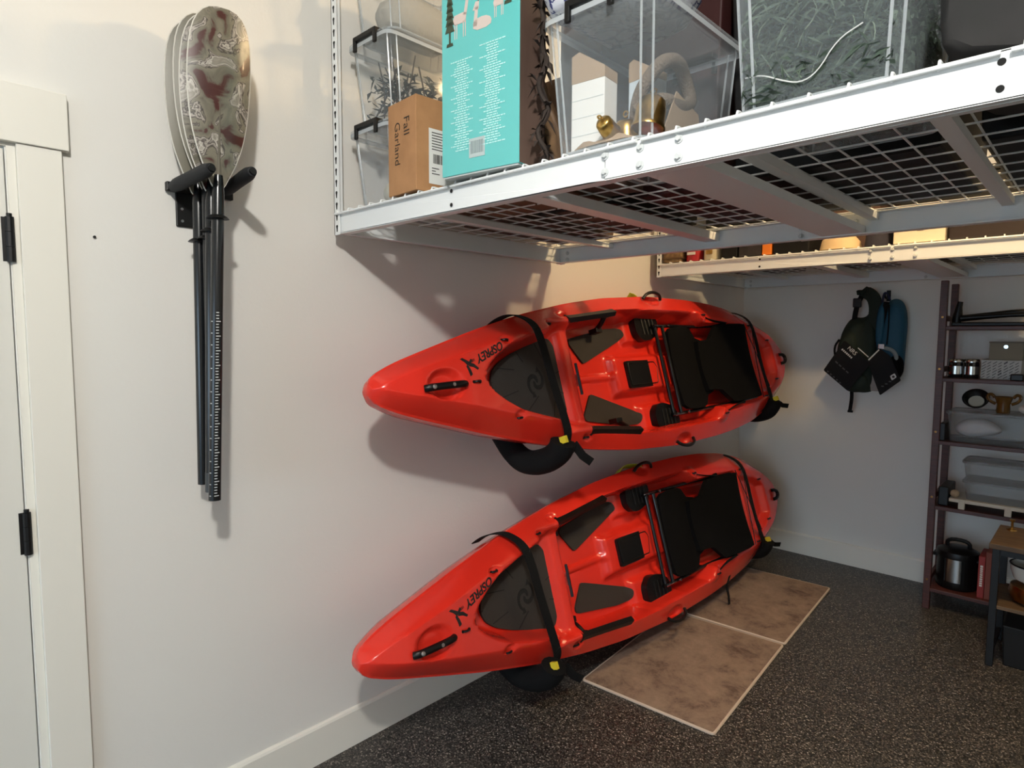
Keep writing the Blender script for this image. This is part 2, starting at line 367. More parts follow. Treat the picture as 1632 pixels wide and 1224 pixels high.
def rack(y0, label, x0=.055):
    t = thing('overhead_rack', label, 'storage rack', (x0, y0, ZB))
    xm = x0 + RK_W / 2
    for yf, s in ((y0, 1), (y0 + RK_D, -1)):
        nm = 'front_beam' if s == 1 else 'rear_beam'
        b = obj(nm, channel(channel(MB(), x0, xm - .09, yf, s), xm - .09, x0 + RK_W, yf - s * .002, s), M_WHITE, t, bevel=.0012)
        for bx in (xm - .09, xm, xm + .09):
            for bz in (1.935, 1.971):
                share(MBOLT, 'bolt', b, Matrix.Translation((bx - x0, (yf - .002 if s == 1 else yf + .002) - y0, bz - ZB)) @ (Matrix.Identity(4) if s == 1 else Matrix.Rotation(math.pi, 4, 'Z')))
        for bx in (x0 + .61, x0 + 1.825):
            for bz in (1.935, 1.973):
                share(MHOLE, 'bolt_hole', b, Matrix.Translation((bx - x0, (yf - s * .0022) - y0, bz - ZB)))
        # inner face bolts of the rear beam are what the camera sees
        if s == -1:
            for bx in (xm - .09, xm + .09):
                for bz in (1.935, 1.965): share(MBOLT, 'bolt', b, Matrix.Translation((bx - x0, yf - .006 - y0, bz - ZB)))
            for bz in (1.935, 1.965): share(MBOLT, 'bolt', b, Matrix.Translation((.05, yf - .006 - y0, bz - ZB)))
    for xa, xb in ((x0, x0 + .004), (x0 + RK_W - .004, x0 + RK_W)):
        m = MB().box((xa, y0 + .005, ZB), (xb, y0 + RK_D - .005, ZT))
        m.box((xa, y0 + .005, ZB), (xa + .03 if xa == x0 else xb - .03, y0 + RK_D - .005, ZB + .004)) if xa == x0 else m.box((xb - .03, y0 + .005, ZB), (xb, y0 + RK_D - .005, ZB + .004))
        obj('side_beam', m, M_WHITE, t)
    for xc, wd, zz, hh in ((x0 + .30, .03, .046, .02), (x0 + .79, .06, .030, .03), (xm + .055, .13, .004, .024), (x0 + 1.365, .03, .046, .02), (x0 + 1.72, .03, .046, .02), (x0 + 2.15, .03, .046, .02)):
        m = MB().box((xc - wd / 2, y0 + .006, ZB + zz), (xc + wd / 2, y0 + RK_D - .006, ZB + zz + hh))
        obj('cross_beam', m, M_WHITE, t)
    for px, sx in ((x0 - .002, 1), (x0 + RK_W + .002, -1)):
        for py, sy in ((y0 - .006, 1), (y0 + RK_D + .006, -1)):
            m = MB().box((min(px, px + sx * .032), min(py, py + sy * .003), ZB - .004), (max(px, px + sx * .032), max(py, py + sy * .003), H))
            m.box((min(px, px + sx * .003), min(py, py + sy * .032), ZB - .004), (max(px, px + sx * .003), max(py, py + sy * .032), H))
            m.box((min(px, px + sx * .06), min(py, py + sy * .06), H - .004), (max(px, px + sx * .06), max(py, py + sy * .06), H))
            po = obj('post', m, M_WHITE, t)
            if sx == 1 and sy == 1:
                for k in range(24):
                    share(MSLOT, 'slot', po, Matrix.Translation((.015, -.0062, .024 + k * .038)) @ Matrix.Rotation(math.pi / 2, 4, 'X'))
    # wire decks: four panels
    for pnl in range(4):
        a = x0 + pnl * .61
        dk = obj('edge_wire', MB().tube([(a + .006, y0 - .009, ZT - .006), (a + .604, y0 - .009, ZT - .006)], .004, 8), M_WHITE, t, smooth=True)
        for k in range(9 + (1 if pnl % 2 else 0)):
            share(MW_Y, 'wire', t, Matrix.Translation((pnl * .61 + .021 + k * .0635, 0, ZT - ZB + .002)))
        for k in range(12):
            share(MW_X, 'wire', t, Matrix.Translation((pnl * .61 + .005, .05 + k * .1016, ZT - ZB + .0)))
    return t
R1 = rack(1.168, 'white steel overhead rack with wire deck carrying clear bins and the teal carton')
R2 = rack(3.292, 'white steel overhead rack against the back wall above the hanging life vests')

# ================================================================== kayaks
TH = math.radians(16.6)
EV = Vector((-math.sin(TH), 0, math.cos(TH))); EW = Vector((math.cos(TH), 0, math.sin(TH)))
KO = Vector((.35, 1.10, 1.397))
KM_U = Matrix(((0, EV.x, EW.x, KO.x), (1, EV.y, EW.y, KO.y), (0, EV.z, EW.z, KO.z), (0, 0, 0, 1)))
_p = Vector((.4, 1.1, 1.385))
KM_L = Matrix.Translation(_p + Vector((.006, -.058, -.866))) @ Matrix.Rotation(math.radians(-1.0), 4, 'Y') @ Matrix.Rotation(math.radians(-.97), 4, 'X') @ Matrix.Translation(-_p) @ KM_U
LU = 3.31
_hu = [0, .012, .035, .08, .13, .31, .51, .773, 1.076, 1.375, 1.783, 2.2, 2.45, 2.70, 2.93, 3.09, 3.19, 3.26, 3.295, LU]
_hv = [.012, .034, .052, .070, .088, .142, .200, .265, .322, .362, .390, .389, .378, .352, .302, .245, .188, .125, .075, .02]
us = np.linspace(0, LU, 600); _h = np.interp(us, _hu, _hv); _k = np.hanning(41); _k /= _k.sum()
_hs = np.convolve(np.pad(_h, 20, mode='reflect', reflect_type='odd'), _k, 'valid'); _bl = np.clip(np.minimum(us, LU - us) / .2, 0, 1); _h = _h * (1 - _bl) + _hs * _bl
def hw(u): return np.interp(u, us, _h)
def sst(a, b, x): t = np.clip((x - a) / (b - a), 0, 1); return t * t * (3 - 2 * t)
def deck(u, v):
    u = np.asarray(u, float); v = np.asarray(v, float); av = np.abs(v); h = hw(u)
    c = np.interp(u, [0, .03, .15, .35, .6, 1.0, 1.8, 2.4, 2.8, 3.1, 3.28, LU], [.025, .045, .078, .092, .08, .058, .045, .055, .075, .075, .06, .03])
    f = np.clip((h - av) / (.030 + .20 * h), 0, 1); f = f - .03 * np.exp(-((f - 1) / .12) ** 2); w = c * (f - .20 * f * f) / .80
    mixw = lambda w, m, t: w * (1 - m) + t * m
    # cross ridge region
    m = sst(0, .05, .245 - av) * sst(.86, .93, u) * (1 - sst(1.10, 1.16, u)); w = mixw(w, m, .006)
    # bow hatch well
    a = np.interp(u, [.42, .44, .47, .52, .60, .72, .84, .93, 1.0], [-.02, .03, .062, .095, .135, .168, .198, .222, .235])
    d = np.minimum(np.minimum(a - av, (u - .425) * .9), (.995 - u)); w = mixw(w, sst(0, .055, d), -.032)
    # cockpit
    a = np.interp(u, [1.02, 1.08, 1.2, 1.4, 1.6, 1.9, 2.17, 2.23, 2.7, 2.76], [.235, .25, .278, .302, .312, .314, .312, .25, .236, .20])
    d = np.minimum(np.minimum(a - av, u - 1.035), 2.75 - u)
    fl = np.interp(u, [1.0, 1.15, 1.6, 1.75, 2.1, 2.6], [-.09, -.112, -.115, -.10, -.085, -.05])
    fl = fl + .047 * sst(0, .035, np.minimum(np.minimum(.112 - av, u - 1.43), 2.05 - u))
    fl = fl + .014 * sst(0, .012, np.minimum(np.minimum(.02 - av, u - 1.12), 1.46 - u))
    fl = fl + .03 * sst(0, .03, np.minimum(np.minimum(av - .15, u - 1.60), 1.95 - u))
    w = mixw(w, sst(0, .04, d), fl)
    # stern well
    a = np.interp(u, [2.76, 2.80, 2.95, 3.05, 3.10], [.19, .205, .175, .12, .05])
    d = np.minimum(np.minimum(a - av, u - 2.765), 3.08 - u); w = mixw(w, sst(0, .05, d), .028)
    # carry handle scoop and small dimples
    e = ((u - .245) / .078) ** 2 + ((v + .012) / .058) ** 2; w = w - .026 * sst(0, .7, 1 - e)
    for s in (1, -1):
        e = ((u - 1.80) / .075) ** 2 + ((v - s * .372) / .032) ** 2; w = w - .022 * sst(0, .6, 1 - e)
        for pu, pv in ((.577, .143), (.893, .222), (1.0, .27)):
            e = ((u - pu) / .03) ** 2 + ((v - s * pv) / .018) ** 2; w = w - .012 * sst(0, .7, 1 - e)
        e = ((u - 2.22) / .07) ** 2 + ((v - s * .285) / .05) ** 2; w = w + .016 * sst(0, .8, 1 - e)
    return w
def hull_mesh():
    NU, NV, NH = 300, 96, 18
    ug = np.concatenate([[0], LU * (np.linspace(0, 1, NU) * .998 + .001), [LU]]); b = MB(); rows = []
    sv = np.linspace(-1, 1, NV); sv = np.sign(sv) * (1 - (1 - np.abs(sv)) ** 1.12)
    for u in ug:
        h = float(hw(u)); D = float(np.interp(u, [0, .03, .15, .5, 1.2, 2.2, 2.8, 3.15, 3.28, LU], [.02, .06, .13, .20, .235, .235, .21, .14, .07, .02]))
        vv = sv * h; wv = deck(np.full(NV, u), vv); ring = [(u, float(a), float(c)) for a, c in zip(vv, wv)]
        lip = .007
        ring += [(u, h + lip, -.004), (u, h + lip, -.018), (u, h * .985, -.024)]
        for k in range(1, NH):
            a = math.pi * k / NH; cc = math.cos(a); sn = math.sin(a)
            ring.append((u, h * .985 * math.copysign(abs(cc) ** .75, cc), -.024 - (D - .0) * sn ** .8))
        ring += [(u, -h * .985, -.024), (u, -h - lip, -.018), (u, -h - lip, -.004)]
        rows.append(ring)
    n = len(rows[0]); vs = [p for r in rows for p in r]; fs = []
    for i in range(len(rows) - 1):
        for k in range(n): fs.append((i * n + k, i * n + (k + 1) % n, (i + 1) * n + (k + 1) % n, (i + 1) * n + k))
    fs += [tuple(range(n - 1, -1, -1)), tuple(range((len(rows) - 1) * n, len(rows) * n))]
    return b.add(vs, fs)
K_PARTS = []   # (name, mesh, parent index or None)
def kpart(name, mb, m, par=None, bevel=0, smooth=False, sharp=45, label=None):
    me = finish(mb, bevel, smooth, sharp=sharp); me.name = 'kayak_' + name; me.materials.append(m); K_PARTS.append((name, me, par, label)); return len(K_PARTS) - 1
K_HULL = kpart('hull', hull_mesh(), M_RED, smooth=True, sharp=50)
def plate(poly, thick, off=0.0, flat=None, r=.015):
    """pad over the deck: polygon, top follows deck height at its own points"""
    poly = round_poly(poly, r); n = len(poly); cx = sum(p[0] for p in poly) / n; cy = sum(p[1] for p in poly) / n
    b = MB(); vs = []; fs = []; R = 6
    for i in range(R):
        k = 1 - i / R
        for p in poly:
            a, c = cx + (p[0] - cx) * k, cy + (p[1] - cy) * k
            vs.append((a, c, (flat if flat is not None else float(deck(a, c))) + off + thick))
    vs.append((cx, cy, (flat if flat is not None else float(deck(cx, cy))) + off + thick)); L = len(vs) - 1
    for i in range(R - 1):
        for j in range(n): fs.append((i * n + j, i * n + (j + 1) % n, (i + 1) * n + (j + 1) % n, (i + 1) * n + j))
    for j in range(n): fs.append(((R - 1) * n + j, (R - 1) * n + (j + 1) % n, L))
    k0 = len(vs)
    for p in poly: vs.append((p[0], p[1], (flat if flat is not None else float(deck(*p))) + off - .006))
    for j in range(n): fs.append((j, (j + 1) % n, k0 + (j + 1) % n, k0 + j))
    fs.append(tuple(range(k0, k0 + n)))
    return b.add(vs, fs)
def on_deck(path, off): return [(p[0], p[1], float(deck(p[0], p[1])) + off) for p in path]
# bow hatch mat with grooves and swirl
mat_half = [(.548, 0), (.565, .045), (.61, .078), (.69, .112), (.79, .143), (.88, .168), (.935, .176), (.962, .14), (.972, .07), (.976, 0)]
bow_poly = mat_half + [(a, -c) for a, c in mat_half[-2:0:-1]]
bm_i = kpart('bow_mat', plate(bow_poly, .010, flat=-.030, r=.02), M_PAD, smooth=True, sharp=35)
g = MB()
for pth in ([(.60, .055), (.69, .045)], [(.72, .118), (.75, .075)], [(.60, -.06), (.69, -.04)], [(.73, -.12), (.80, -.07)], [(.84, .15), (.87, .09)], [(.87, -.16), (.90, -.09)], [(.935, .02), (.97, .03)], [(.935, -.06), (.97, -.07)], [(.55, .0), (.56, .0)]):
    g.ribbon([(p[0], p[1], -.0195) for p in pth], .004, .001, (pth[1][1] - pth[0][1], -(pth[1][0] - pth[0][0]), 0))
kpart('mat_groove', g, M_PADLINE, bm_i)
g = MB()
for s0 in (0, math.pi):
    pts = []
    for k in range(22):
        t = k / 21; a = s0 + t * 4.3; r = .006 + .050 * t ** 1.15
        pts.append((.80 + r * math.cos(a) * 1.05, -.01 + r * math.sin(a), -.0190))
    ax = []
    for k in range(22):
        q = Vector(pts[min(k + 1, 21)]) - Vector(pts[max(k - 1, 0)]); ax.append((q.y, -q.x, 0))
    for k in range(21):
        wdt = .015 * (1 - abs(k / 21 - .45) * 1.2) + .004
        g.ribbon([pts[k], pts[k + 1]], max(wdt, .005), .0014, ax[k])
    e = pts[-1]; g.prism([(e[0] - .012, e[1] - .012), (e[0] + .012, e[1] - .01), (e[0] + .002, e[1] + .013)], -.0196, -.0186)
kpart('swirl_emblem', g, M_PADLINE, bm_i)
# foot pads
for s in (1, -1):
    kpart('foot_pad', plate([(1.178, s * .172), (1.255, s * .075), (1.275, s * .078), (1.60, s * .185), (1.622, s * .205), (1.612, s * .252), (1.49, s * .246), (1.185, s * .196)], .009, r=.02), M_PAD, smooth=True, sharp=35)
    a0, a1 = Vector((1.02, s * .246, .022)), Vector((1.39, s * .287, .022)); dr = (a1 - a0).normalized(); nn = Vector((-dr.y, dr.x, 0))
    g = MB(); g.ribbon([a0 + Vector((0, 0, .012)), a1 + Vector((0, 0, .012))], .034, .024, Vector((0, -s * .9, 1)))
    for k in range(16):
        c = a0.lerp(a1, (k + .5) / 16) - Vector((0, s * .014, -.010)); g.box(c - Vector((.004, .004, .008)), c + Vector((.004, .004, .008)))
    kpart('foot_rail', g, M_BLKPL)
HATCH = kpart('center_hatch', plate([(1.532, .066), (1.80, .066), (1.828, .03), (1.815, -.045), (1.79, -.072), (1.532, -.072)], .012, flat=-.066, r=.014), M_BLKPL, smooth=True, sharp=35)
kpart('hatch_rim', MB().tube([(p[0], p[1], -.052) for p in round_poly([(1.545, .054), (1.79, .054), (1.812, .025), (1.79, -.058), (1.545, -.058)], .012)], .003, 6, closed=True), M_BLACK, HATCH, smooth=True)
for s in (1, -1):
    pi_ = kpart('side_pad', plate([(1.675, s * .290), (1.675, s * .205), (1.715, s * .170), (1.77, s * .166), (1.86, s * .19), (1.90, s * .24), (1.895, s * .300), (1.75, s * .308)], .045, flat=-.085, r=.03), M_BLKPL, smooth=True, sharp=35)
    g = MB()
    for k in range(4): g.tube([(1.745 + k * .035, s * .20, -.039), (1.74 + k * .035, s * .285, -.039)], .005, 6)
    kpart('rib', g, M_BLACK, pi_, smooth=True)
# bow handle
g = MB().tube(smooth_path([(.150, -.022, .082), (.165, -.022, .098), (.235, -.020, .103), (.30, -.018, .104), (.318, -.017, .092)]), .0125, 8)
hi = kpart('bow_handle', g, M_BLKPL, smooth=True)
kpart('rivet', MB().lathe([(.008, 0), (.007, .004), (.003, .006)], (.172, -.022, .107), 12), M_ZINC, hi, smooth=True)
kpart('handle_badge', MB().lathe([(.0065, 0), (.006, .0016)], (.25, -.02, .1145), 12), mat('grey_badge', (120, 108, 104), .5), hi)
g = MB().tube(smooth_path([(3.19, .030, .068), (3.215, .028, .082), (3.245, .012, .082), (3.245, -.012, .082), (3.215, -.028, .082), (3.19, -.03, .068)]), .011, 8)
kpart('stern_handle', g, M_BLKPL, smooth=True)
for s in (1, -1):
    g = MB().tube(smooth_path([(1.715, s * .375, .018), (1.735, s * .398, .032), (1.80, s * .410, .036), (1.865, s * .398, .032), (1.885, s * .375, .018)]), .0085, 8)
    kpart('side_handle', g, M_BLKPL, smooth=True)
# padeyes
for pu, pv in ((.577, .143), (.893, .222), (1.0, -.27), (.577, -.155), (.376, -.012), (2.235, .285), (2.235, -.285), (2.80, .228), (2.80, -.228), (3.03, .13), (3.03, -.13)):
    z = float(deck(pu, pv)); g = MB().tube(smooth_path([(pu - .013, pv, z - .002), (pu - .010, pv, z + .011), (pu + .010, pv, z + .011), (pu + .013, pv, z - .002)]), .0042, 7)
    g.lathe([(.006, 0), (.006, .002)], (pu - .015, pv, z), 8); g.lathe([(.006, 0), (.006, .002)], (pu + .015, pv, z), 8)
    kpart('padeye', g, M_BLKPL, smooth=True)
# cross slot and sticker on the step
kpart('accessory_slot', MB().ribbon([(1.06, .055, .001), (1.06, -.085, .001)], .014, .010, (1, 0, -.5)), M_BLKPL)
st = kpart('warning_sticker', MB().ribbon([(1.088, .012, -.034), (1.088, -.042, -.034)], .026, .0016, (.55, 0, -1)), M_PAPER)
g = MB()
for k in range(7): g.ribbon([(1.0885, .006 - k * .0065, -.0325), (1.0885, .003 - k * .0065, -.0325)], .018, .0022, (.55, 0, -1))
kpart('sticker_print', g, mat('sticker_ink', (150, 60, 50), .6), st)
# bungee cords
zb = lambda a, c: (a, c, float(deck(a, c)) + .02)
g = MB()
for a, b_ in (((2.80, .228), (2.72, -.235)), ((2.70, .235), (2.88, -.17)), ((2.80, .228), (2.80, -.228))):
    A = zb(*a); B = zb(*b_); g.tube([A, tuple((x + y) / 2 for x, y in zip(A, B))[:2] + (.085,), B], .0026, 6)
kpart('bungee_cord', g, M_BLACK, smooth=True)
# lettering on the bow
A = Vector((.548, .124)); B = Vector((.392, .066)); dx = (B - A).normalized(); dyv = Vector((-dx.y, dx.x))
me = text_mesh('OSPREY', .042, .0004, shear=.25, weight=.0011); wid = max(v.co.x for v in me.vertices); sc = (B - A).length / wid
def decal(x, y, z): q = A + dx * (x * sc) + dyv * (y * 1.0); return (q.x, q.y, float(deck(q.x, q.y)) + .0012 + z)
kpart('lettering', mesh_mb(me, decal), M_INK)
me = text_mesh('109', .014, .0004); A2 = A + dx * ((B - A).length + .004)
def decal2(x, y, z): q = A2 + dx * x + dyv * (y - .004); return (q.x, q.y, float(deck(q.x, q.y)) + .0012 + z)
kpart('lettering', mesh_mb(me, decal2), M_INK)
def sticker(polys):
    g = MB()
    for p in polys:
        n = len(p); g.add([(a, c, float(deck(a, c)) + .0016) for a, c in p] + [(a, c, float(deck(a, c)) + .0004) for a, c in p], [tuple(range(n))] + [(i, (i + 1) % n, n + (i + 1) % n, n + i) for i in range(n)])
    return g
# osprey bird: two raised wings, body, tail
kpart('bird_emblem', sticker([[(.362, .052), (.352, .062), (.328, .074), (.318, .070), (.336, .058), (.347, .046)], [(.347, .050), (.358, .030), (.362, .014), (.350, .008), (.346, .026), (.340, .044)], [(.360, .056), (.378, .052), (.398, .036), (.392, .030), (.374, .040), (.352, .044)], [(.352, .056), (.366, .070), (.372, .066), (.362, .052)]]), M_INK)
# seat
def seat_panel(prof, half, thick):
    """prof: list of (u,w); half: half widths"""
    g = MB(); vs = []; fs = []; NVV = 13
    for (u, w), hh in zip(prof, half):
        for sgn in (1, -1):
            for k in range(NVV):
                t = k / (NVV - 1) * 2 - 1; sag = -.012 * (1 - t * t); vs.append((u, t * hh, w + sag + sgn * thick / 2))
    R = 2 * NVV
    for i in range(len(prof) - 1):
        for k in range(NVV - 1):
            a = i * R + k; b_ = (i + 1) * R + k
            fs += [(a, a + 1, b_ + 1, b_), (a + NVV, b_ + NVV, b_ + NVV + 1, a + NVV + 1)]
        for k in (0, NVV - 1): a = i * R + k; b_ = (i + 1) * R + k; fs.append((a, b_, b_ + NVV, a + NVV))
    for i in (0, len(prof) - 1):
        for k in range(NVV - 1): a = i * R + k; fs.append((a, a + NVV, a + NVV + 1, a + 1))
    return g.add(vs, fs)
SEAT = kpart('seat', seat_panel([(1.905, -.005), (1.93, .004), (2.02, .006), (2.10, .004), (2.14, .002), (2.18, .0), (2.26, -.006), (2.30, -.02)], [.20, .222, .230, .228, .215, .165, .15, .14], .022), M_FABRIC, smooth=True)
kpart('backrest', seat_panel([(2.16, .022), (2.22, .03), (2.28, .040), (2.36, .055), (2.48, .078), (2.60, .096), (2.655, .098), (2.67, .092)], [.14, .142, .150, .226, .230, .227, .222, .205], .026), M_FABRIC, SEAT, smooth=True)
g = MB()
for uu, ww in ((1.825, -.022), (1.885, -.012)): g.tube([(uu - .004, -.243, ww), (uu, 0, ww), (uu + .006, .236, ww)], .0095, 8)
for s in (1, -1):
    g.tube(smooth_path([(1.80, s * .238, -.022), (1.86, s * .240, -.016), (2.05, s * .238, -.006), (2.26, s * .236, -.004), (2.33, s * .238, .012), (2.50, s * .240, .06)]), .010, 8)
    g.tube([(1.84, s * .238, -.02), (1.86, s * .236, -.085)], .009, 8); g.tube([(2.20, s * .236, -.004), (2.22, s * .232, -.065)], .009, 8)
    g.tube([(2.28, s * .236, 0), (2.62, s * .222, .09)], .009, 8)
kpart('seat_frame', g, mat('black_anodised_tube', (24, 25, 27), .22, metal=.4), SEAT, smooth=True)
g = MB()
for s in (1, -1):
    g.lathe([(.009, 0), (.008, .006)], (1.93, s * .238, .004), 12); g.lathe([(.006, 0), (.006, .005)], (1.84, s * .238, -.01), 10); g.tube([(1.81, s * .242, -.01), (1.90, s * .240, -.004)], .004, 6)
kpart('frame_bolt', g, M_CHROME, SEAT, smooth=True)
g = MB()
for s in (1, -1):
    g.ribbon(smooth_path([(2.235, s * .285, .05), (2.33, s * .26, .05), (2.46, s * .235, .085)]), .022, .003, (0, 0, 1))
kpart('seat_strap', g, M_WEB, SEAT)
def peg_mesh(s):
    g = MB(); g.box((-.014, -.012 if s > 0 else -.012, -.016), (.014, .012, .016))
    g.tube(smooth_path([(0, -s * .006, -.004), (.004, -s * .03, -.03), (.012, -s * .055, -.085)]), .0125, 8)
    g.box((-.016, -s * .055 - .012, -.098), (.030, -s * .055 + .012, -.05)); me = finish(g, .003); me.materials.append(M_BLKPL); return me
PEGS = {1: peg_mesh(1), -1: peg_mesh(-1)}
def kayak(matrix, label, peg_t):
    t = thing('kayak', label, 'kayak', matrix=matrix); made = []
    for name, me, par, lab in K_PARTS:
        o = bpy.data.objects.new(name, me); COL.objects.link(o); o.parent = t if par is None else made[par]; made.append(o)
    for s in (1, -1):
        a0, a1 = Vector((1.02, s * .238, .016)), Vector((1.39, s * .280, .016)); p = a0.lerp(a1, peg_t)
        share(PEGS[s], 'foot_peg', t, Matrix.Translation(p))
    return t
KU = kayak(KM_U, 'red sit-on-top kayak hung on its side on the wall above another kayak', .86)
KL = kayak(KM_L, 'red sit-on-top kayak hung on its side just above the floor and brown mats', .12)

# wall hangers with padded arm and tie-down strap
def hanger(KM, du, zoff, label, rear):
    yy = du; K = lambda p: KM @ Vector(p)
    t = thing('kayak_hanger', label, 'kayak rack', (0, yy, 1.0 + zoff))
    m = MB(); m.box((0, yy - .03, 1.22 + zoff), (.012, yy + .03, 1.42 + zoff)); obj('wall_bracket', m, M_BLACK, t, bevel=.003)
    x1 = .53 if not rear else .50
    arm = smooth_path([(.008, yy, 1.32 + zoff), (.10, yy, 1.27 + zoff), (.20, yy, 1.165 + zoff), (.28, yy, 1.08 + zoff), (.36, yy, 1.056 + zoff), (.46, yy, 1.085 + zoff), (x1 - .012, yy, 1.13 + zoff), (x1, yy, 1.168 + zoff)])
    rr = [.028 + .022 * min(1, i / (len(arm) * .3)) for i in range(len(arm))]; rr[-1] = .036
    obj('padded_arm', MB().tube(arm, rr, 14), mat('black_nylon_sleeve', (9, 9, 10), .85, spec=.2), t, smooth=True)
    if not rear:
        pth = [K((.70, .24, -.15)), K((.70, .262, -.09)), K((.705, .270, -.02)), K((.722, .258, .03)), K((.738, .205, .092)), K((.758, .13, .094)), K((.775, -.02, .090)), K((.800, -.20, .094)), K((.825, -.255, .07)), K((.840, -.30, .02)), Vector((x1 + .01, yy + .03, 1.17 + zoff)), Vector((x1 + .012, yy + .03, 1.12 + zoff))]
        tail = [Vector((x1 + .012, yy + .05, 1.155 + zoff)), Vector((x1 + .03, yy + .085, 1.105 + zoff)), Vector((x1 + .04, yy + .13, 1.075 + zoff))]
        wd = .042
    else:
        pth = [K((2.72, .33, -.22)), K((2.76, .345, -.06)), K((2.785, .340, .005)), K((2.81, .265, .085)), K((2.815, .16, .094)), K((2.80, 0, .094)), K((2.805, -.13, .094)), K((2.87, -.255, .078)), K((2.92, -.297, .03)), Vector((x1 + .004, yy + .01, 1.175 + zoff)), Vector((x1 + .006, yy, 1.12 + zoff))]
        tail = [Vector((x1 + .01, yy + .02, 1.15 + zoff)), Vector((x1 + .03, yy + .06, 1.13 + zoff)), Vector((x1 + .05, yy + .10, 1.125 + zoff))]
        wd = .036
    nr = (Matrix(KM).to_3x3() @ Vector((1, 0, 0)))
    s = obj('strap', MB().ribbon(smooth_path([tuple(p) for p in pth]), wd, .004, nr), M_WEB, t)
    obj('strap_tail', MB().ribbon([tuple(p) for p in tail], wd * .8, .004, Vector((.3, .2, 1))), M_WEB, t)
    bx = [Vector((x1 + .008, yy - .012, 1.190 + zoff)), Vector((x1 + .018, yy - .012, 1.165 + zoff))]
    obj('webbing_tab', MB().ribbon([tuple(p) for p in bx], .014, .03, Vector((0, 1, 0))), M_YEL, t, label='small yellow stitched webbing tab')
    return t
hanger(KM_U, 1.84, 0, 'black padded wall hanger strapped around the bow half of the upper kayak', False)
hanger(KM_U, 4.00, 0, 'black padded wall hanger strapped around the stern half of the upper kayak', True)
hanger(KM_L, 1.80, -.875, 'black padded wall hanger strapped around the bow half of the lower kayak', False)
hanger(KM_L, 3.96, -.90, 'black padded wall hanger strapped around the stern half of the lower kayak', True)
def behind_strap(KM, u0, u1, label):
    pts = [KM @ Vector(p) for p in ((u0, float(hw(u0)) - .03, -.05), (u0 + .05, float(hw(u0)) + .012, -.035), ((u0 + u1) / 2, float(hw(u1)) + .022, -.045), (u1, float(hw(u1)) + .006, -.02), (u1 + .03, float(hw(u1)) - .03, -.06))]
    tag(obj('webbing_strap', MB().ribbon(smooth_path([tuple(p) for p in pts]), .045, .003, KM.to_3x3() @ Vector((0, .35, 1))), M_LIME), label, 'strap')
behind_strap(KM_L, 1.60, 1.83, 'lime yellow webbing strap tucked behind the top edge of the lower kayak')
behind_strap(KM_U, 1.66, 1.70, 'lime yellow webbing end poking above the upper kayak')
# dangling strap under the lower kayak's seat
pts = [KM_L @ Vector(p) for p in ((2.36, -.33, .06), (2.37, -.39, .02))]; q = pts[-1]
o = obj('dangling_strap', MB().ribbon([tuple(p) for p in pts] + [(q.x + .01, q.y + .01, q.z - .06), (q.x + .012, q.y + .02, q.z - .12)], .022, .003, (0, 1, 0)), M_WEB)
tag(o, 'loose black strap end hanging below the seat of the lower kayak', 'strap')

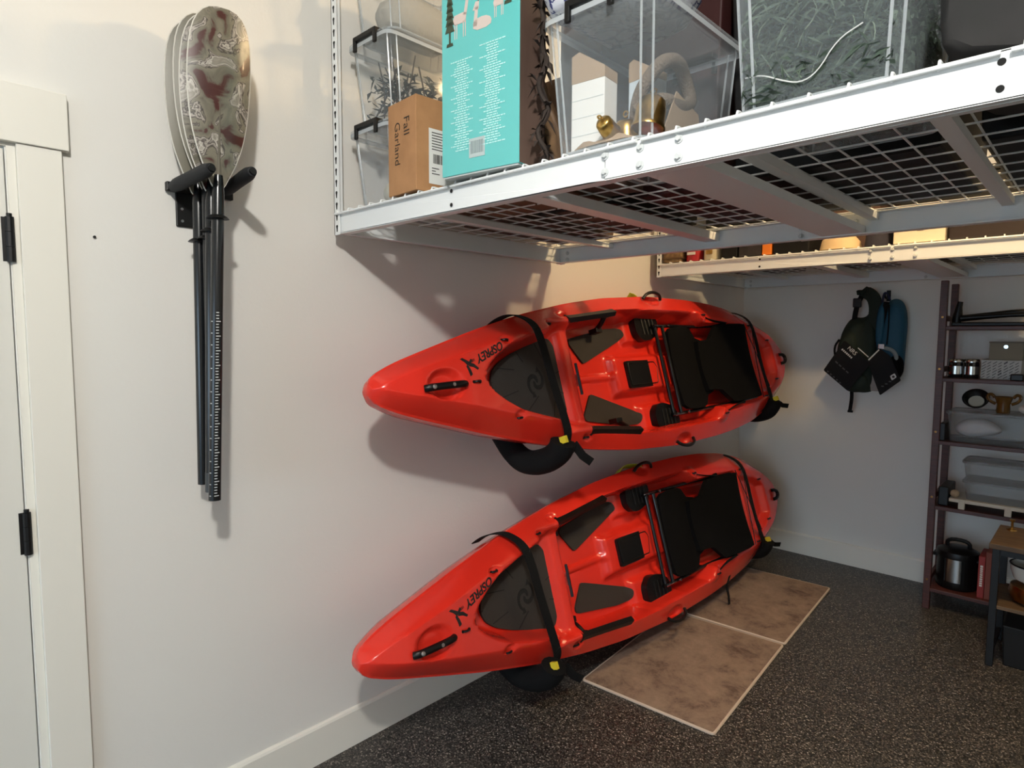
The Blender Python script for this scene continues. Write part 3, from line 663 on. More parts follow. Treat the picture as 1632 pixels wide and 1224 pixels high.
# ================================================================== paddles
def blade_outline():
    half_l = [(0, .005), (.016, .02), (.026, .045), (.045, .09), (.062, .145), (.074, .21), (.081, .29), (.081, .37), (.074, .43), (.057, .47), (.028, .491)]
    half_r = [(0, .005), (.016, .02), (.028, .045), (.050, .09), (.068, .145), (.080, .21), (.086, .29), (.086, .37), (.079, .435), (.061, .476), (.03, .495)]
    return [(-a, b_) for a, b_ in half_l[::-1]] + half_r[1:]
def paddle(x, yb, yt, zbot, ztop, m_blade, label, ring_z, sleeve, ticks=True, face=1):
    t = thing('paddle_half', label, 'paddle', (x, yb, zbot), 'kayak paddle halves on the wall hanger')
    zn = ztop - .495; fy = lambda z: yb + (yt - yb) * (z - zbot) / (ztop - zbot)
    obj('shaft', MB().tube([(x, fy(zbot), zbot), (x, fy(zn), zn), (x, fy(zn + .05), zn + .05)], [.0165, .0165, .012], 18), M_SHAFT, t, smooth=True)
    ol = smooth_poly(blade_outline(), 1)
    def fr(a, b_, c): z = zn + b_; return (x + c + .018 * (b_ / .49) ** 2 - .012 * (a / .08) ** 2 * face, fy(z) + a, z)
    g = MB(); n = len(ol); cy = .28
    for sg in (1, -1):
        vs = []; fs = []
        for i in range(6):
            k = 1 - i / 6
            for a, b_ in ol: vs.append(fr(a * k, cy + (b_ - cy) * k, sg * (.0025 + .002 * (1 - k))))
        vs.append(fr(0, cy, sg * .0045)); L = len(vs) - 1
        for i in range(5):
            for j in range(n): fs.append((i * n + j, i * n + (j + 1) % n, (i + 1) * n + (j + 1) % n, (i + 1) * n + j))
        for j in range(n): fs.append((5 * n + j, 5 * n + (j + 1) % n, L))
        g.add(vs, fs)
    g.add([fr(a, b_, .0025) for a, b_ in ol] + [fr(a, b_, -.0025) for a, b_ in ol], [(i, (i + 1) % n, n + (i + 1) % n, n + i) for i in range(n)])
    bl = obj('blade', g, m_blade, t, smooth=True, sharp=35)
    obj('blade_edge', MB().tube([fr(a, b_, 0) for a, b_ in ol], .0026, 5, closed=True), mat('pale_blade_edge', (206, 203, 194), .45), bl, smooth=True)
    obj('blade_rib', MB().tube([fr(0, .02, .001), fr(0, .09, .002), fr(.0, .28, .0036)], [.012, .005, .0005], 8), mat('blade_rib_matt', (100, 95, 84), .75, spec=.2), bl, smooth=True)
    obj('drip_ring', MB().tube([(x, fy(ring_z), ring_z - .002), (x, fy(ring_z), ring_z + .003), (x, fy(ring_z), ring_z + .008)], [.030, .026, .018], 20), M_BLKPL, t, smooth=True)
    if sleeve: obj('ferrule', MB().tube([(x, fy(zbot) , zbot - .002), (x, fy(zbot + .055), zbot + .055)], .0172, 18), mat('grey_ferrule', (52, 55, 57), .4), t, smooth=True)
    if ticks:
        g = MB(); z0 = zbot + (.07 if sleeve else .015); nt_ = 62 if sleeve else 64; stp = (1.64 - z0) / nt_
        for k in range(nt_):
            z = z0 + k * stp; big = (k % 5 == 0)
            # scale ticks wrap around the side that faces the room
            for a0, a1 in (((.10, .55) if not big else (.10, .85)),) + (((-.75, -.45),) if k % 2 == 0 and not sleeve and k % 4 == 0 else ()):
                pts = [(x + .0168 * math.cos(a0 + (a1 - a0) * i / 4 - .55), fy(z) + .0168 * math.sin(a0 + (a1 - a0) * i / 4 - .55), z) for i in range(5)]
                g.ribbon(pts, .0022, .0006, (0, 0, 1))
        obj('scale_print', g, M_TICK, t)
    return t
paddle(.205, .676, .733, 1.102, 2.455, M_CAMO, 'kayak paddle half with camouflage blade, outermost on the wall hanger', 1.893, False)
paddle(.157, .686, .728, 1.118, 2.450, M_CAMO, 'kayak paddle half with camouflage blade, tucked behind the outermost one', 1.862, True)
paddle(.119, .708, .722, 1.120, 2.462, M_OLIVE, 'kayak paddle half with plain olive blade behind the two camouflage blades', 1.846, True)
paddle(.082, .692, .712, 1.125, 2.450, M_OLIVE, 'kayak paddle half with plain olive blade, closest to the wall', 1.84, False, ticks=False)
t = thing('paddle_hanger', 'black wall bracket with two foam prongs holding the kayak paddles', 'wall hook', (0, .73, 1.89))
obj('wall_plate', MB().box((0, .668, 1.888), (.008, .79, 2.03)), M_BLACK, t, bevel=.003)
obj('cross_bar', MB().box((.004, .64, 1.985), (.024, .83, 2.012)), M_BLACK, t, bevel=.003)
for yy, zz in ((.655, 2.0), (.802, 2.012)):
    o = obj('prong', MB().tube([(.01, yy, zz - .004), (.28, yy + (.015 if yy < .7 else -.022), zz + .01)], .009, 10), M_BLACK, t, smooth=True)
    p0 = Vector((.03, yy, zz - .004)); p1 = Vector((.272, yy + (.015 if yy < .7 else -.022), zz + .01))
    obj('foam_sleeve', MB().tube([p0.lerp(p1, k / 8) for k in range(9)], [.014, .0185, .019, .0187, .0185, .0187, .019, .0185, .013], 16), M_FOAM, o, smooth=True)
for sz in (1.905, 1.94): obj('plate_screw', MB().tube([(.008, .684, sz), (.0105, .684, sz)], .004, 8), M_ZINC, t)

# ================================================================== things on the big rack
DZ = 1.9965      # top of wire deck
def bin_(x0, x1, y0, y1, z0, h, label, group=None, taper=.028, lid=True, clip_sides=('x-', 'front'), yaw=0):
    t = thing('storage_bin', label, 'storage bin', ((x0 + x1) / 2, (y0 + y1) / 2, z0), group)
    a0, a1 = (x0 + taper * .5, y0 + taper), (x1 - taper * .5, y1 - taper); ht = h - .022
    m = MB(); rb0 = round_poly([(a0[0], a0[1]), (a1[0], a0[1]), (a1[0], a1[1]), (a0[0], a1[1])], .03, 3); rb1 = round_poly([(x0, y0), (x1, y0), (x1, y1), (x0, y1)], .03, 3); n = len(rb0)
    lev = [(rb0, z0 + .006), (rb1, z0 + ht)]
    m.add([(p[0], p[1], z0 + .006) for p in rb0] + [(p[0], p[1], z0 + ht) for p in rb1], [tuple(range(n))] + [(i, (i + 1) % n, n + (i + 1) % n, n + i) for i in range(n)])
    b = obj('body', m, M_CLEAR, t, smooth=True, sharp=60)
    m = MB()   # pale corner ribs painting the bright edge highlights, and foot ring
    for i in (0, 4, 8, 12):
        for j in (1, 3): p, q = rb0[(i + j) % n], rb1[(i + j) % n]; m.tube([(p[0], p[1], z0 + .006), (q[0], q[1], z0 + ht)], .0028, 5)
    m.tube([(p[0], p[1], z0 + .004) for p in rb0], .004, 6, closed=True)
    obj('highlight_rib', m, M_RIB, b, smooth=True)
    e = .012; ro = round_poly([(x0 - e, y0 - e), (x1 + e, y0 - e), (x1 + e, y1 + e), (x0 - e, y1 + e)], .035, 3)
    m = MB(); m.add([(p[0], p[1], z0 + ht - .012) for p in ro] + [(p[0], p[1], z0 + ht) for p in ro] + [(p[0], p[1], z0 + ht) for p in rb1], [(i, (i + 1) % n, n + (i + 1) % n, n + i) for i in range(n)] + [(n + i, n + (i + 1) % n, 2 * n + (i + 1) % n, 2 * n + i) for i in range(n)])
    obj('rim', m, M_CLEARRIM, t, smooth=True)
    if lid:
        m = MB(); m.prism(ro, z0 + ht + .001, z0 + ht + .010); ri = round_poly([(x0 + .03, y0 + .03), (x1 - .03, y0 + .03), (x1 - .03, y1 - .03), (x0 + .03, y1 - .03)], .03, 3); m.prism(ri, z0 + ht + .010, z0 + ht + .020)
        obj('lid', m, M_LID, t, bevel=.002)
    xm = (x0 + x1) / 2
    for yy, sg in ((y0 - e, -1), (y1 + e, 1)):
        m = MB(); m.box((xm - .065, min(yy - sg * .02, yy + sg * .010), z0 + ht + .004), (xm + .065, max(yy - sg * .02, yy + sg * .010), z0 + ht + .020))
        m.box((xm - .065, min(yy, yy + sg * .010), z0 + ht - .028), (xm - .05, max(yy, yy + sg * .010), z0 + ht + .01)); m.box((xm + .05, min(yy, yy + sg * .010), z0 + ht - .028), (xm + .065, max(yy, yy + sg * .010), z0 + ht + .01))
        obj('clip_handle', m, M_BLKPL, t, bevel=.003)
    return t
G3 = 'clear bins stacked by the rack post'
bin_(.072, .292, 1.225, 1.62, DZ, .285, 'clear lidded bin at the foot of the stack by the perforated rack post')
bin_(.072, .292, 1.225, 1.62, DZ + .285, .285, 'clear lidded bin of dark branches in the middle of the stack by the rack post')
bin_(.072, .292, 1.225, 1.62, DZ + .57, .285, 'clear lidded bin of pale cloth on top of the stack by the rack post')
bin_(1.02, 1.288, 1.155, 1.60, DZ, .325, 'clear bin of brass bells and paper houses at the rack edge')
bin_(1.462, 1.752, 1.165, 1.60, DZ, .325, 'clear bin packed with green pine garland at the rack edge')
# stuff in the stacked bins
def blob(name, c, r, m, label, cat, ribs=0, sz=1, group=None):
    g = MB(); N = 28; R = 12; vs = []; fs = []
    for i in range(R + 1):
        ph = math.pi * i / R
        for k in range(N):
            a = 2 * math.pi * k / N; rr = r * (1 + (.06 * abs(math.cos(ribs * a / 2)) if ribs else .0))
            vs.append((c[0] + rr * math.sin(ph) * math.cos(a), c[1] + rr * math.sin(ph) * math.sin(a), c[2] + r * sz * (1 - math.cos(ph)) ))
    for i in range(R):
        for k in range(N): fs.append((i * N + k, i * N + (k + 1) % N, (i + 1) * N + (k + 1) % N, (i + 1) * N + k))
    return tag(obj(name, g.add(vs, fs), m, smooth=True), label, cat, group)
p = thing('pumpkin', 'pale cream decorative pumpkin inside the lowest stacked bin', 'pumpkin', (.20, 1.36, DZ + .012))
for par, mb_, mt in (('flesh', None, M_CREAM),):
    g = MB(); N = 32; R = 12
    vs = [(.20 + .075 * (1 + .07 * abs(math.cos(4 * 2 * math.pi * k / N))) * math.sin(math.pi * i / R) * math.cos(2 * math.pi * k / N), 1.36 + .075 * (1 + .07 * abs(math.cos(4 * 2 * math.pi * k / N))) * math.sin(math.pi * i / R) * math.sin(2 * math.pi * k / N), DZ + .012 + .055 * (1 - math.cos(math.pi * i / R))) for i in range(R + 1) for k in range(N)]
    fs = [(i * N + k, i * N + (k + 1) % N, (i + 1) * N + (k + 1) % N, (i + 1) * N + k) for i in range(R) for k in range(N)]
    obj('flesh', g.add(vs, fs), mt, p, smooth=True)
obj('stalk', MB().tube([(.20, 1.36, DZ + .115), (.203, 1.362, DZ + .135), (.212, 1.366, DZ + .15)], [.011, .008, .009], 8), M_TWIG, p, smooth=True)
def foliage(name, lo, hi, n, m, label, cat, leaf=.05, wd=.012, seed=1, droop=.3):
    rnd = random.Random(seed); g = MB()
    for _ in range(n):
        c = Vector([rnd.uniform(a, b_) for a, b_ in zip(lo, hi)]); a = rnd.uniform(0, 6.28); el = rnd.uniform(-.6, .9)
        d_ = Vector((math.cos(a) * math.cos(el), math.sin(a) * math.cos(el), math.sin(el))); L = leaf * rnd.uniform(.6, 1.2); e = c + d_ * L; e.z -= droop * L * .5
        md = c.lerp(e, .5) + Vector((0, 0, L * .08)); sd = d_.cross(Vector((0, 0, 1))).normalized() * wd * .5
        pts = [c, md + sd, e, md - sd]; pts = [Vector([min(max(q[i], lo[i]), hi[i]) for i in range(3)]) for q in pts]
        g.add([tuple(q) for q in pts], [(0, 1, 2), (0, 2, 3)])
    o = obj(name, g, m); return o
fg = thing('leafy_branches', 'dark leafy artificial branches inside the middle stacked bin', 'branches', (.18, 1.42, DZ + .297))
o = foliage('leaves', (.10, 1.26, DZ + .30), (.27, 1.58, DZ + .47), 260, M_DARKGREEN, '', '', .07, .016, 3); o.parent = fg; 
def reparent(o, root):
    inv = ROOTM[root.name].inverted() @ Matrix.Translation(o.location)
    for v in o.data.vertices: v.co = inv @ v.co
    o.location = (0, 0, 0); o.parent = root; o['kind'] = 'stuff'; return o
reparent(o, fg)
g = MB(); rnd = random.Random(5)
for k in range(9):
    a = (rnd.uniform(.11, .26), rnd.uniform(1.27, 1.5), DZ + .30); b_ = (rnd.uniform(.09, .27), rnd.uniform(1.26, 1.4), DZ + rnd.uniform(.44, .52)); g.tube(smooth_path([a, ((a[0] + b_[0]) / 2 + .02, (a[1] + b_[1]) / 2, (a[2] + b_[2]) / 2), b_]), .0028, 5)
obj('stems', g, M_TWIG, fg, smooth=True)
ol = smooth_poly([(.095, 1.27), (.27, 1.26), (.275, 1.57), (.10, 1.58)], 2)
tag(obj('folded_cloth', MB().puff(ol, .07, lambda a, b_, c: (a, b_, DZ + .575 + .08 + c * (1 + .25 * math.sin(40 * a) * math.sin(23 * b_))), rings=8), mat('pale_cloth', (170, 164, 152), .9, bump=.5, bscale=25), smooth=True), 'crumpled pale cloth inside the top bin of the stack', 'cloth')

# cardboard box with handwriting
FGM = Matrix.Translation((.525, 1.152, DZ)) @ Matrix.Rotation(math.radians(-4), 4, 'Z')
t = thing('cardboard_box', 'brown cardboard box handwritten Fall Garland beside the teal carton', 'box', matrix=FGM)
m = MB().box((-.152, 0, 0), (0, .30, .272)); obj('carton', m, M_CARD, t, bevel=.002, local=True)
obj('flap_seam', MB().box((-.078, -.0006, .2715), (-.075, .30, .2728)), M_CARDD, t, local=True)
def face_front(x, y, z): return (x, -.001 - z, y)
me = text_mesh('Fall', .043, .0003, weight=-.0004); o = obj('handwriting', mesh_mb(me, lambda x, y, z: (-.050 + y * 1.0, -.0008 - z, .222 - x)), M_INK, t, local=True)
me = text_mesh('Garland', .040, .0003, weight=-.0004); obj('handwriting', mesh_mb(me, lambda x, y, z: (-.100 + y, -.0008 - z, .214 - x)), M_INK, t, local=True)
lb = obj('shipping_label', MB().box((.0004, .045, .025), (.0012, .20, .185)), M_PAPER, t, local=True)
g = MB(); rnd = random.Random(9); yy = .06
while yy < .115: wv = rnd.choice((.001, .002, .003)); g.box((.0012, yy, .085), (.0016, yy + wv, .112)); yy += wv + rnd.choice((.001, .002))
for k in range(7): g.box((.0012, .055, .175 - k * .008), (.0016, .055 + rnd.uniform(.03, .09), .1725 - k * .008))
for k in range(3): g.box((.0012, .055, .072 - k * .008), (.0016, .055 + rnd.uniform(.01, .03), .0695 - k * .008))
obj('label_print', g, M_INK, lb, local=True)
# teal carton
TM = Matrix.Translation((.672, 1.128, DZ + .004)) @ Matrix.Rotation(math.radians(6), 4, 'Z')
t = thing('gift_carton', 'tall glossy teal carton printed with white deer and text', 'box', matrix=TM)
TWD, TH_, TDP = .262, .56, .11
obj('carton', MB().box((0, 0, 0), (TWD, TDP, TH_)), M_TEAL, t, bevel=.0015, local=True)
obj('side_panel', MB().box((TWD, .002, .002), (TWD + .0006, TDP - .002, TH_ - .002)), mat('brown_carton_print', (104, 84, 74), .6, var=(78, 60, 52), vscale=9, stretch=(1, 1, .2)), t, local=True, label='brown printed side of the carton')
obj('bottom_flap', MB().box((.004, .003, -.0035), (TWD - .004, TDP - .003, .0005)), M_CARTON, t, local=True)
g = MB(); rnd = random.Random(4)
def rows(cx, z1, n, wmax):
    z = z1
    for k in range(n):
        hd = (k % 5 == 0); wv = wmax * (1 if hd else rnd.uniform(.35, .72)); x = cx - wv / 2
        while x < cx + wv / 2:
            L = rnd.uniform(.004, .013); g.box((x, -.0009, z - .0017), (min(x + L, cx + wv / 2), -.0003, z + .0009)); x += L + .0022
        z -= .0062
rows(.072, .292, 38, .078); rows(.176, .312, 41, .085)
obj('printed_text', g, M_TEALP, t, local=True)['kind'] = 'stuff'
obj('barcode_panel', MB().box((.098, -.0009, .036), (.152, -.0003, .085)), mat('barcode_grey', (176, 190, 190), .5), t, local=True)
g = MB(); x = .104
while x < .146: wv = rnd.choice((.001, .0016, .0024)); g.box((x, -.0013, .046), (x + wv, -.0009, .078)); x += wv + rnd.choice((.0012, .002))
obj('barcode', g, mat('barcode_ink', (120, 134, 136), .5), t, local=True)
def flat(polys, y): 
    g = MB()
    for p_ in polys: g.prism(p_, 0, .0004, lambda a, b_, c: (a, y - c, b_))
    return g
M_DEER = mat('printed_deer', (205, 190, 182), .5); M_DEERD = mat('printed_antler', (112, 92, 78), .5); M_TREEP = mat('printed_tree', (58, 70, 52), .6)
def deer(x, z, s, sit=False):
    P = []
    if not sit:
        P.append([(x, z), (x + .055 * s, z), (x + .06 * s, z + .03 * s), (x + .045 * s, z + .036 * s), (x, z + .034 * s), (x - .006 * s, z + .02 * s)])
        for lx in (0, .010, .042, .052): P.append([(x + lx * s, z + .004), (x + (lx + .005) * s, z + .004), (x + (lx + .004) * s, z - .05 * s), (x + (lx + .001) * s, z - .05 * s)])
        P.append([(x + .045 * s, z + .025 * s), (x + .06 * s, z + .025 * s), (x + .072 * s, z + .085 * s), (x + .058 * s, z + .085 * s)]); P.append([(x + .052 * s, z + .075 * s), (x + .084 * s, z + .072 * s), (x + .08 * s, z + .084 * s), (x + .062 * s, z + .098 * s)])
    else:
        P.append(smooth_poly([(x, z), (x + .075 * s, z), (x + .08 * s, z + .025 * s), (x + .05 * s, z + .04 * s), (x, z + .035 * s)], 1))
        P.append([(x, z + .015 * s), (x + .016 * s, z + .015 * s), (x + .022 * s, z + .075 * s), (x + .008 * s, z + .075 * s)]); P.append([(x - .002 * s, z + .066 * s), (x + .024 * s, z + .066 * s), (x + .026 * s, z + .09 * s), (x + .01 * s, z + .092 * s)])
    return P
obj('printed_deer', flat(deer(.046, .385, .72) + deer(.112, .352, .78, True) + deer(.182, .392, .52), -.0004), M_DEER, t, local=True)
g = MB()
for bx, bz in ((.098, .452), (.130, .422)):
    for s in (-1, 1):
        g.tube([(bx, -.001, bz), (bx + s * .012, -.001, bz + .025), (bx + s * .022, -.001, bz + .03), (bx + s * .026, -.001, bz + .05)], .001, 4); g.tube([(bx + s * .010, -.001, bz + .022), (bx + s * .006, -.001, bz + .045)], .0009, 4)
obj('printed_antlers', g, M_DEERD, t, local=True)
def tree(cx, z0, h, wv):
    P = [[(cx - .003, z0 - .03), (cx + .003, z0 - .03), (cx + .003, z0), (cx - .003, z0)], [(cx - .012, z0 - .036), (cx + .012, z0 - .036), (cx + .010, z0 - .028), (cx - .010, z0 - .028)]]; n = 10
    for k in range(n): a = z0 + h * k / n; ww = wv * (1 - k / n * .85); P.append([(cx - ww, a), (cx + ww, a), (cx + ww * .4, a + h / n * 1.5), (cx - ww * .4, a + h / n * 1.5)])
    return P
obj('printed_trees', flat(tree(.030, .372, .17, .017) + tree(.226, .424, .12, .015), -.0008), M_TREEP, t, local=True)
# bronze frame and twig garland next to the carton
FM = Matrix.Translation((.962, 1.29, DZ + .012)) @ Matrix.Rotation(math.radians(6), 4, 'Z') @ Matrix.Rotation(math.radians(-24), 4, 'Y')
t = thing('picture_frame', 'bronze moulded frame leaning behind the teal carton', 'frame', matrix=FM)
for k, a in enumerate(((-.02, 0, .0, .03, .03, .36), (-.17, 0, .0, -.14, .03, .36), (-.17, 0, 0, .03, .03, .03), (-.17, 0, .33, .03, .03, .36))):
    o = obj('frame_rail', MB().box(a[:3], a[3:]), M_WOODF, t, bevel=.008, local=True)
obj('panel', MB().box((-.15, .012, .02), (.01, .018, .34)), M_BROWNBOX, t, local=True)
def tw_garland(c, n, seed):
    t = thing('twig_garland', 'dark twisted twig garland hanging between the frame and the bell bin', 'garland', c); rnd = random.Random(seed)
    pts = [(c[0] + .012 * math.sin(k * 1.7), c[1] + .012 * math.cos(k * 1.3), c[2] + k * .028) for k in range(n)]
    obj('stem', MB().tube(smooth_path(pts, 1), .007, 7), M_TWIG, t, smooth=True)
    for k in range(n * 5):
        p0 = Vector(pts[rnd.randrange(n)]); a = rnd.uniform(0, 6.28); e = p0 + Vector((math.cos(a) * .028, math.sin(a) * .028, rnd.uniform(-.05, .03)))
        md = p0.lerp(e, .5) + Vector((0, 0, .008)); sd = (e - p0).cross(Vector((0, 0, 1))).normalized() * .006
        if k < n * 5: obj('leaf', MB().add([tuple(p0), tuple(md + sd), tuple(e), tuple(md - sd)], [(0, 1, 2, 3)]), M_TWIG, t)
tw_garland((.972, 1.20, DZ), 18, 2)
tag(obj('brown_carton', MB().box((.86, 1.40, DZ), (1.0, 1.62, DZ + .50)), M_BROWNBOX, bevel=.003), 'plain brown carton behind the bronze frame', 'box')
# patterned cloth on the bell bin
ol = smooth_poly([(.97, 1.125), (1.13, 1.155), (1.29, 1.24), (1.27, 1.50), (1.0, 1.50)], 2)
tag(obj('patterned_cloth', MB().puff(ol, .07, lambda a, b_, c: (a, b_, DZ + .326 + max(0, .055 + c * (1 + .3 * math.sin(45 * a + 3) * math.sin(30 * b_)))), rings=8), M_BLUEWHT, smooth=True), 'blue and white patterned cloth heaped on the bell bin', 'cloth')
# contents of the bell bin
ZI = DZ + .008
def paper_house(x0, x1, y, z, h, gable, mwall, mroof, label, rot=0):
    MM = Matrix.Translation(((x0 + x1) / 2, y, z)) @ Matrix.Rotation(rot, 4, 'Z'); t = thing('paper_house', label, 'decoration', matrix=MM); w_ = (x1 - x0) / 2
    obj('house_wall', MB().box((-w_, 0, 0), (w_, .06, h)), mwall, t, local=True, bevel=.002)
    obj('gable', MB().prism([(-w_, h), (w_, h), (w_, h + gable * .35), (-w_ * .55, h + gable), (-w_, h + gable * .9)], 0, .06, lambda a, b_, c: (a, c, b_)), mroof, t, local=True)
    for k in range(3): obj('siding_line', MB().box((-w_ * .95, -.0008, h * (k + 1) / 4), (w_ * .95, 0, h * (k + 1) / 4 + .0012)), M_CARTON, t, local=True)
paper_house(1.052, 1.142, 1.215, ZI, .165, .07, M_PAPER, M_KRAFT, 'white paper house with kraft gable at the front of the bell bin', .1)
paper_house(1.15, 1.215, 1.30, ZI, .17, .05, mat('blue_grey_paper', (196, 206, 212), .7), M_KRAFT, 'pale grey paper house behind the white one in the bell bin', -.15)
def bell(x, y, z, s, tilt, label):
    MM = Matrix.Translation((x, y, z)) @ Matrix.Rotation(tilt, 4, 'X'); t = thing('bell', label, 'bell', matrix=MM, group='brass bells in the clear bin')
    pr = [(.037, .006), (.041, .0), (.042, .005), (.038, .014), (.036, .05), (.033, .072), (.026, .080), (.008, .083), (.004, .084)]
    obj('bell_body', MB().lathe([(r * s, h * s) for r, h in pr], n=28), M_GOLD, t, smooth=True, local=True, sharp=50)
    obj('loop', MB().tube([(.008 * s * math.cos(a), 0, (.10 + .008 * math.sin(a)) * s) for a in np.linspace(0, 6.0, 12)], .0022, 6), M_GOLD, t, smooth=True, local=True)
bell(1.250, 1.232, ZI + .022, .92, -.25, 'brass bell hanging off the rope at the corner of the bell bin')
bell(1.178, 1.262, ZI + .002, .78, .1, 'brass bell standing between the paper houses and the corner bell')
bell(1.175, 1.205, ZI + .024, .55, 1.1, 'small brass bell tipped over on the floor of the bell bin')
g = MB()
pts = [(1.18, 1.29, ZI + .06), (1.20, 1.27, ZI + .12), (1.235, 1.27, ZI + .16), (1.26, 1.28, ZI + .185), (1.262, 1.34, ZI + .20), (1.245, 1.40, ZI + .18), (1.25, 1.43, ZI + .13), (1.26, 1.36, ZI + .10), (1.25, 1.29, ZI + .11), (1.20, 1.26, ZI + .08)]
tag(obj('rope_garland', g.tube(smooth_path(pts, 3), .016, 10), M_ROPE, smooth=True), 'thick knotted jute rope garland in the bell bin', 'rope')
tag(obj('kraft_card', MB().prism([(0, 0), (.20, 0), (.16, .10), (.05, .125)], 0, .003, lambda a, b_, c: (1.258 - c + b_ * .1, 1.27 + a, ZI + b_)), M_KRAFT), 'folded kraft card standing behind the corner bell in the bell bin', 'card')
tag(obj('tissue_paper', MB().puff(smooth_poly([(1.05, 1.20), (1.25, 1.195), (1.26, 1.26), (1.06, 1.27)], 2), .014, lambda a, b_, c: (a, b_ - .012, ZI + .004 + abs(c) * (1 + .5 * math.sin(70 * a))), rings=5, two=False), M_KRAFT, smooth=True), 'crumpled kraft tissue on the floor of the bell bin', 'paper')
# pine garland
pg = thing('pine_garland', 'green artificial pine garland filling the clear bin', 'garland', (1.6, 1.38, DZ + .012))
reparent(foliage('needles', (1.482, 1.185, DZ + .012), (1.735, 1.575, DZ + .295), 9000, M_PINE, '', '', .055, .0045, 11), pg)
obj('garland_core', MB().puff(smooth_poly([(1.49, 1.21), (1.725, 1.205), (1.73, 1.56), (1.495, 1.565)], 2), .135, lambda a, b_, c: (a, b_, DZ + .15 + c), rings=7), mat('deep_pine', (26, 36, 30), .9), pg, smooth=True)
g = MB(); g.tube(smooth_path([(1.485, 1.196, ZI + .06), (1.52, 1.190, ZI + .055), (1.555, 1.186, ZI + .035), (1.59, 1.184, ZI + .02), (1.62, 1.183, ZI + .03), (1.65, 1.181, ZI + .075), (1.69, 1.180, ZI + .09)], 2), .0013, 5)
obj('light_wire', g, M_TICK, pg, smooth=True)
g = MB()
for k in range(7):
    x0 = 1.49 + .033 * k; pts = [(x0 + .02 * math.sin(i * 1.1 + k), 1.20 + .012 * math.cos(i * 2 + k), ZI + .03 + .026 * i) for i in range(10)]; g.tube(smooth_path(pts, 1), .0010, 4)
obj('tinsel_stem', g, mat('pale_green', (96, 112, 92), .7), pg, smooth=True)
# dark duffel bag at the right
t = thing('duffel_bag', 'charcoal fabric bag at the rack edge beside the pine garland bin', 'bag', (2.0, 1.4, DZ))
ol = smooth_poly([(1.80, 0), (2.25, 0), (2.28, .14), (2.22, .32), (1.95, .36), (1.80, .28), (1.785, .12)], 2)
g = MB(); n = len(ol)
lv = [(1.235, .88), (1.222, .95), (1.23, 1.0), (1.60, 1.0), (1.62, .92)]
for k, (yy, sc_) in enumerate(lv): pass
vs = []; fs = []
for yy, sc_ in lv:
    for a, b_ in ol: vs.append((2.03 + (a - 2.03) * sc_, yy, DZ + .002 + .17 + (b_ - .17) * sc_))
for i in range(len(lv) - 1):
    for j in range(n): fs.append((i * n + j, i * n + (j + 1) % n, (i + 1) * n + (j + 1) % n, (i + 1) * n + j))
fs += [tuple(range(n)), tuple(range(len(vs) - n, len(vs)))]
zmin = min(v[2] for v in vs); vs = [(a, b_, c - zmin + DZ) for a, b_, c in vs]
obj('bag_body', g.add(vs, fs), M_BAG, t, smooth=True, sharp=70)
obj('bag_handle', MB().tube(smooth_path([(1.93, 1.225, DZ + .20), (1.94, 1.205, DZ + .28), (2.08, 1.205, DZ + .28), (2.09, 1.225, DZ + .20)]), .010, 8), M_WEB, t, smooth=True)
# second row of totes, seen through the deck from below; sized to block light
def tote(x0, x1, y0, y1, z0, h, m, label):
    t = thing('storage_tote', label, 'storage tote', ((x0 + x1) / 2, (y0 + y1) / 2, z0)); e = .02
    obj('tub', MB().frustum((x0 + e, y0 + e), (x1 - e, y1 - e), (x0, y0), (x1, y1), z0, z0 + h - .03), m, t, bevel=.006)
    obj('lid', MB().box((x0 - .008, y0 - .008, z0 + h - .03), (x1 + .008, y1 + .008, z0 + h)), m, t, bevel=.006)
    for sx in (x0 - .004, x1 + .004): obj('latch', MB().box((sx - .012, (y0 + y1) / 2 - .04, z0 + h - .06), (sx + .012, (y0 + y1) / 2 + .04, z0 + h - .01)), M_BLKPL, t, bevel=.002)
tote(.10, .44, 1.68, 2.33, DZ, .40, M_BROWNBOX, 'brown tote on the wire deck behind the stacked bins')
tote(.49, .86, 1.68, 2.28, DZ, .40, M_DARKBOX, 'black tote on the wire deck behind the teal carton')
tote(.90, 1.20, 1.68, 2.34, DZ, .62, M_REDBOX, 'maroon tote on the wire deck behind the bell bin')
tote(1.23, 1.74, 1.66, 2.34, DZ, .62, M_DARKBOX, 'black tote on the wire deck behind the pine garland bin')
tote(1.77, 2.42, 1.68, 2.33, DZ, .62, M_DARKBOX, 'long black tote on the wire deck behind the charcoal bag')
tag(obj('flat_carton', MB().box((.31, 1.48, DZ), (.84, 1.66, DZ + .34)), M_CARDD, bevel=.003), 'dark cardboard carton between the teal carton and the totes', 'box')

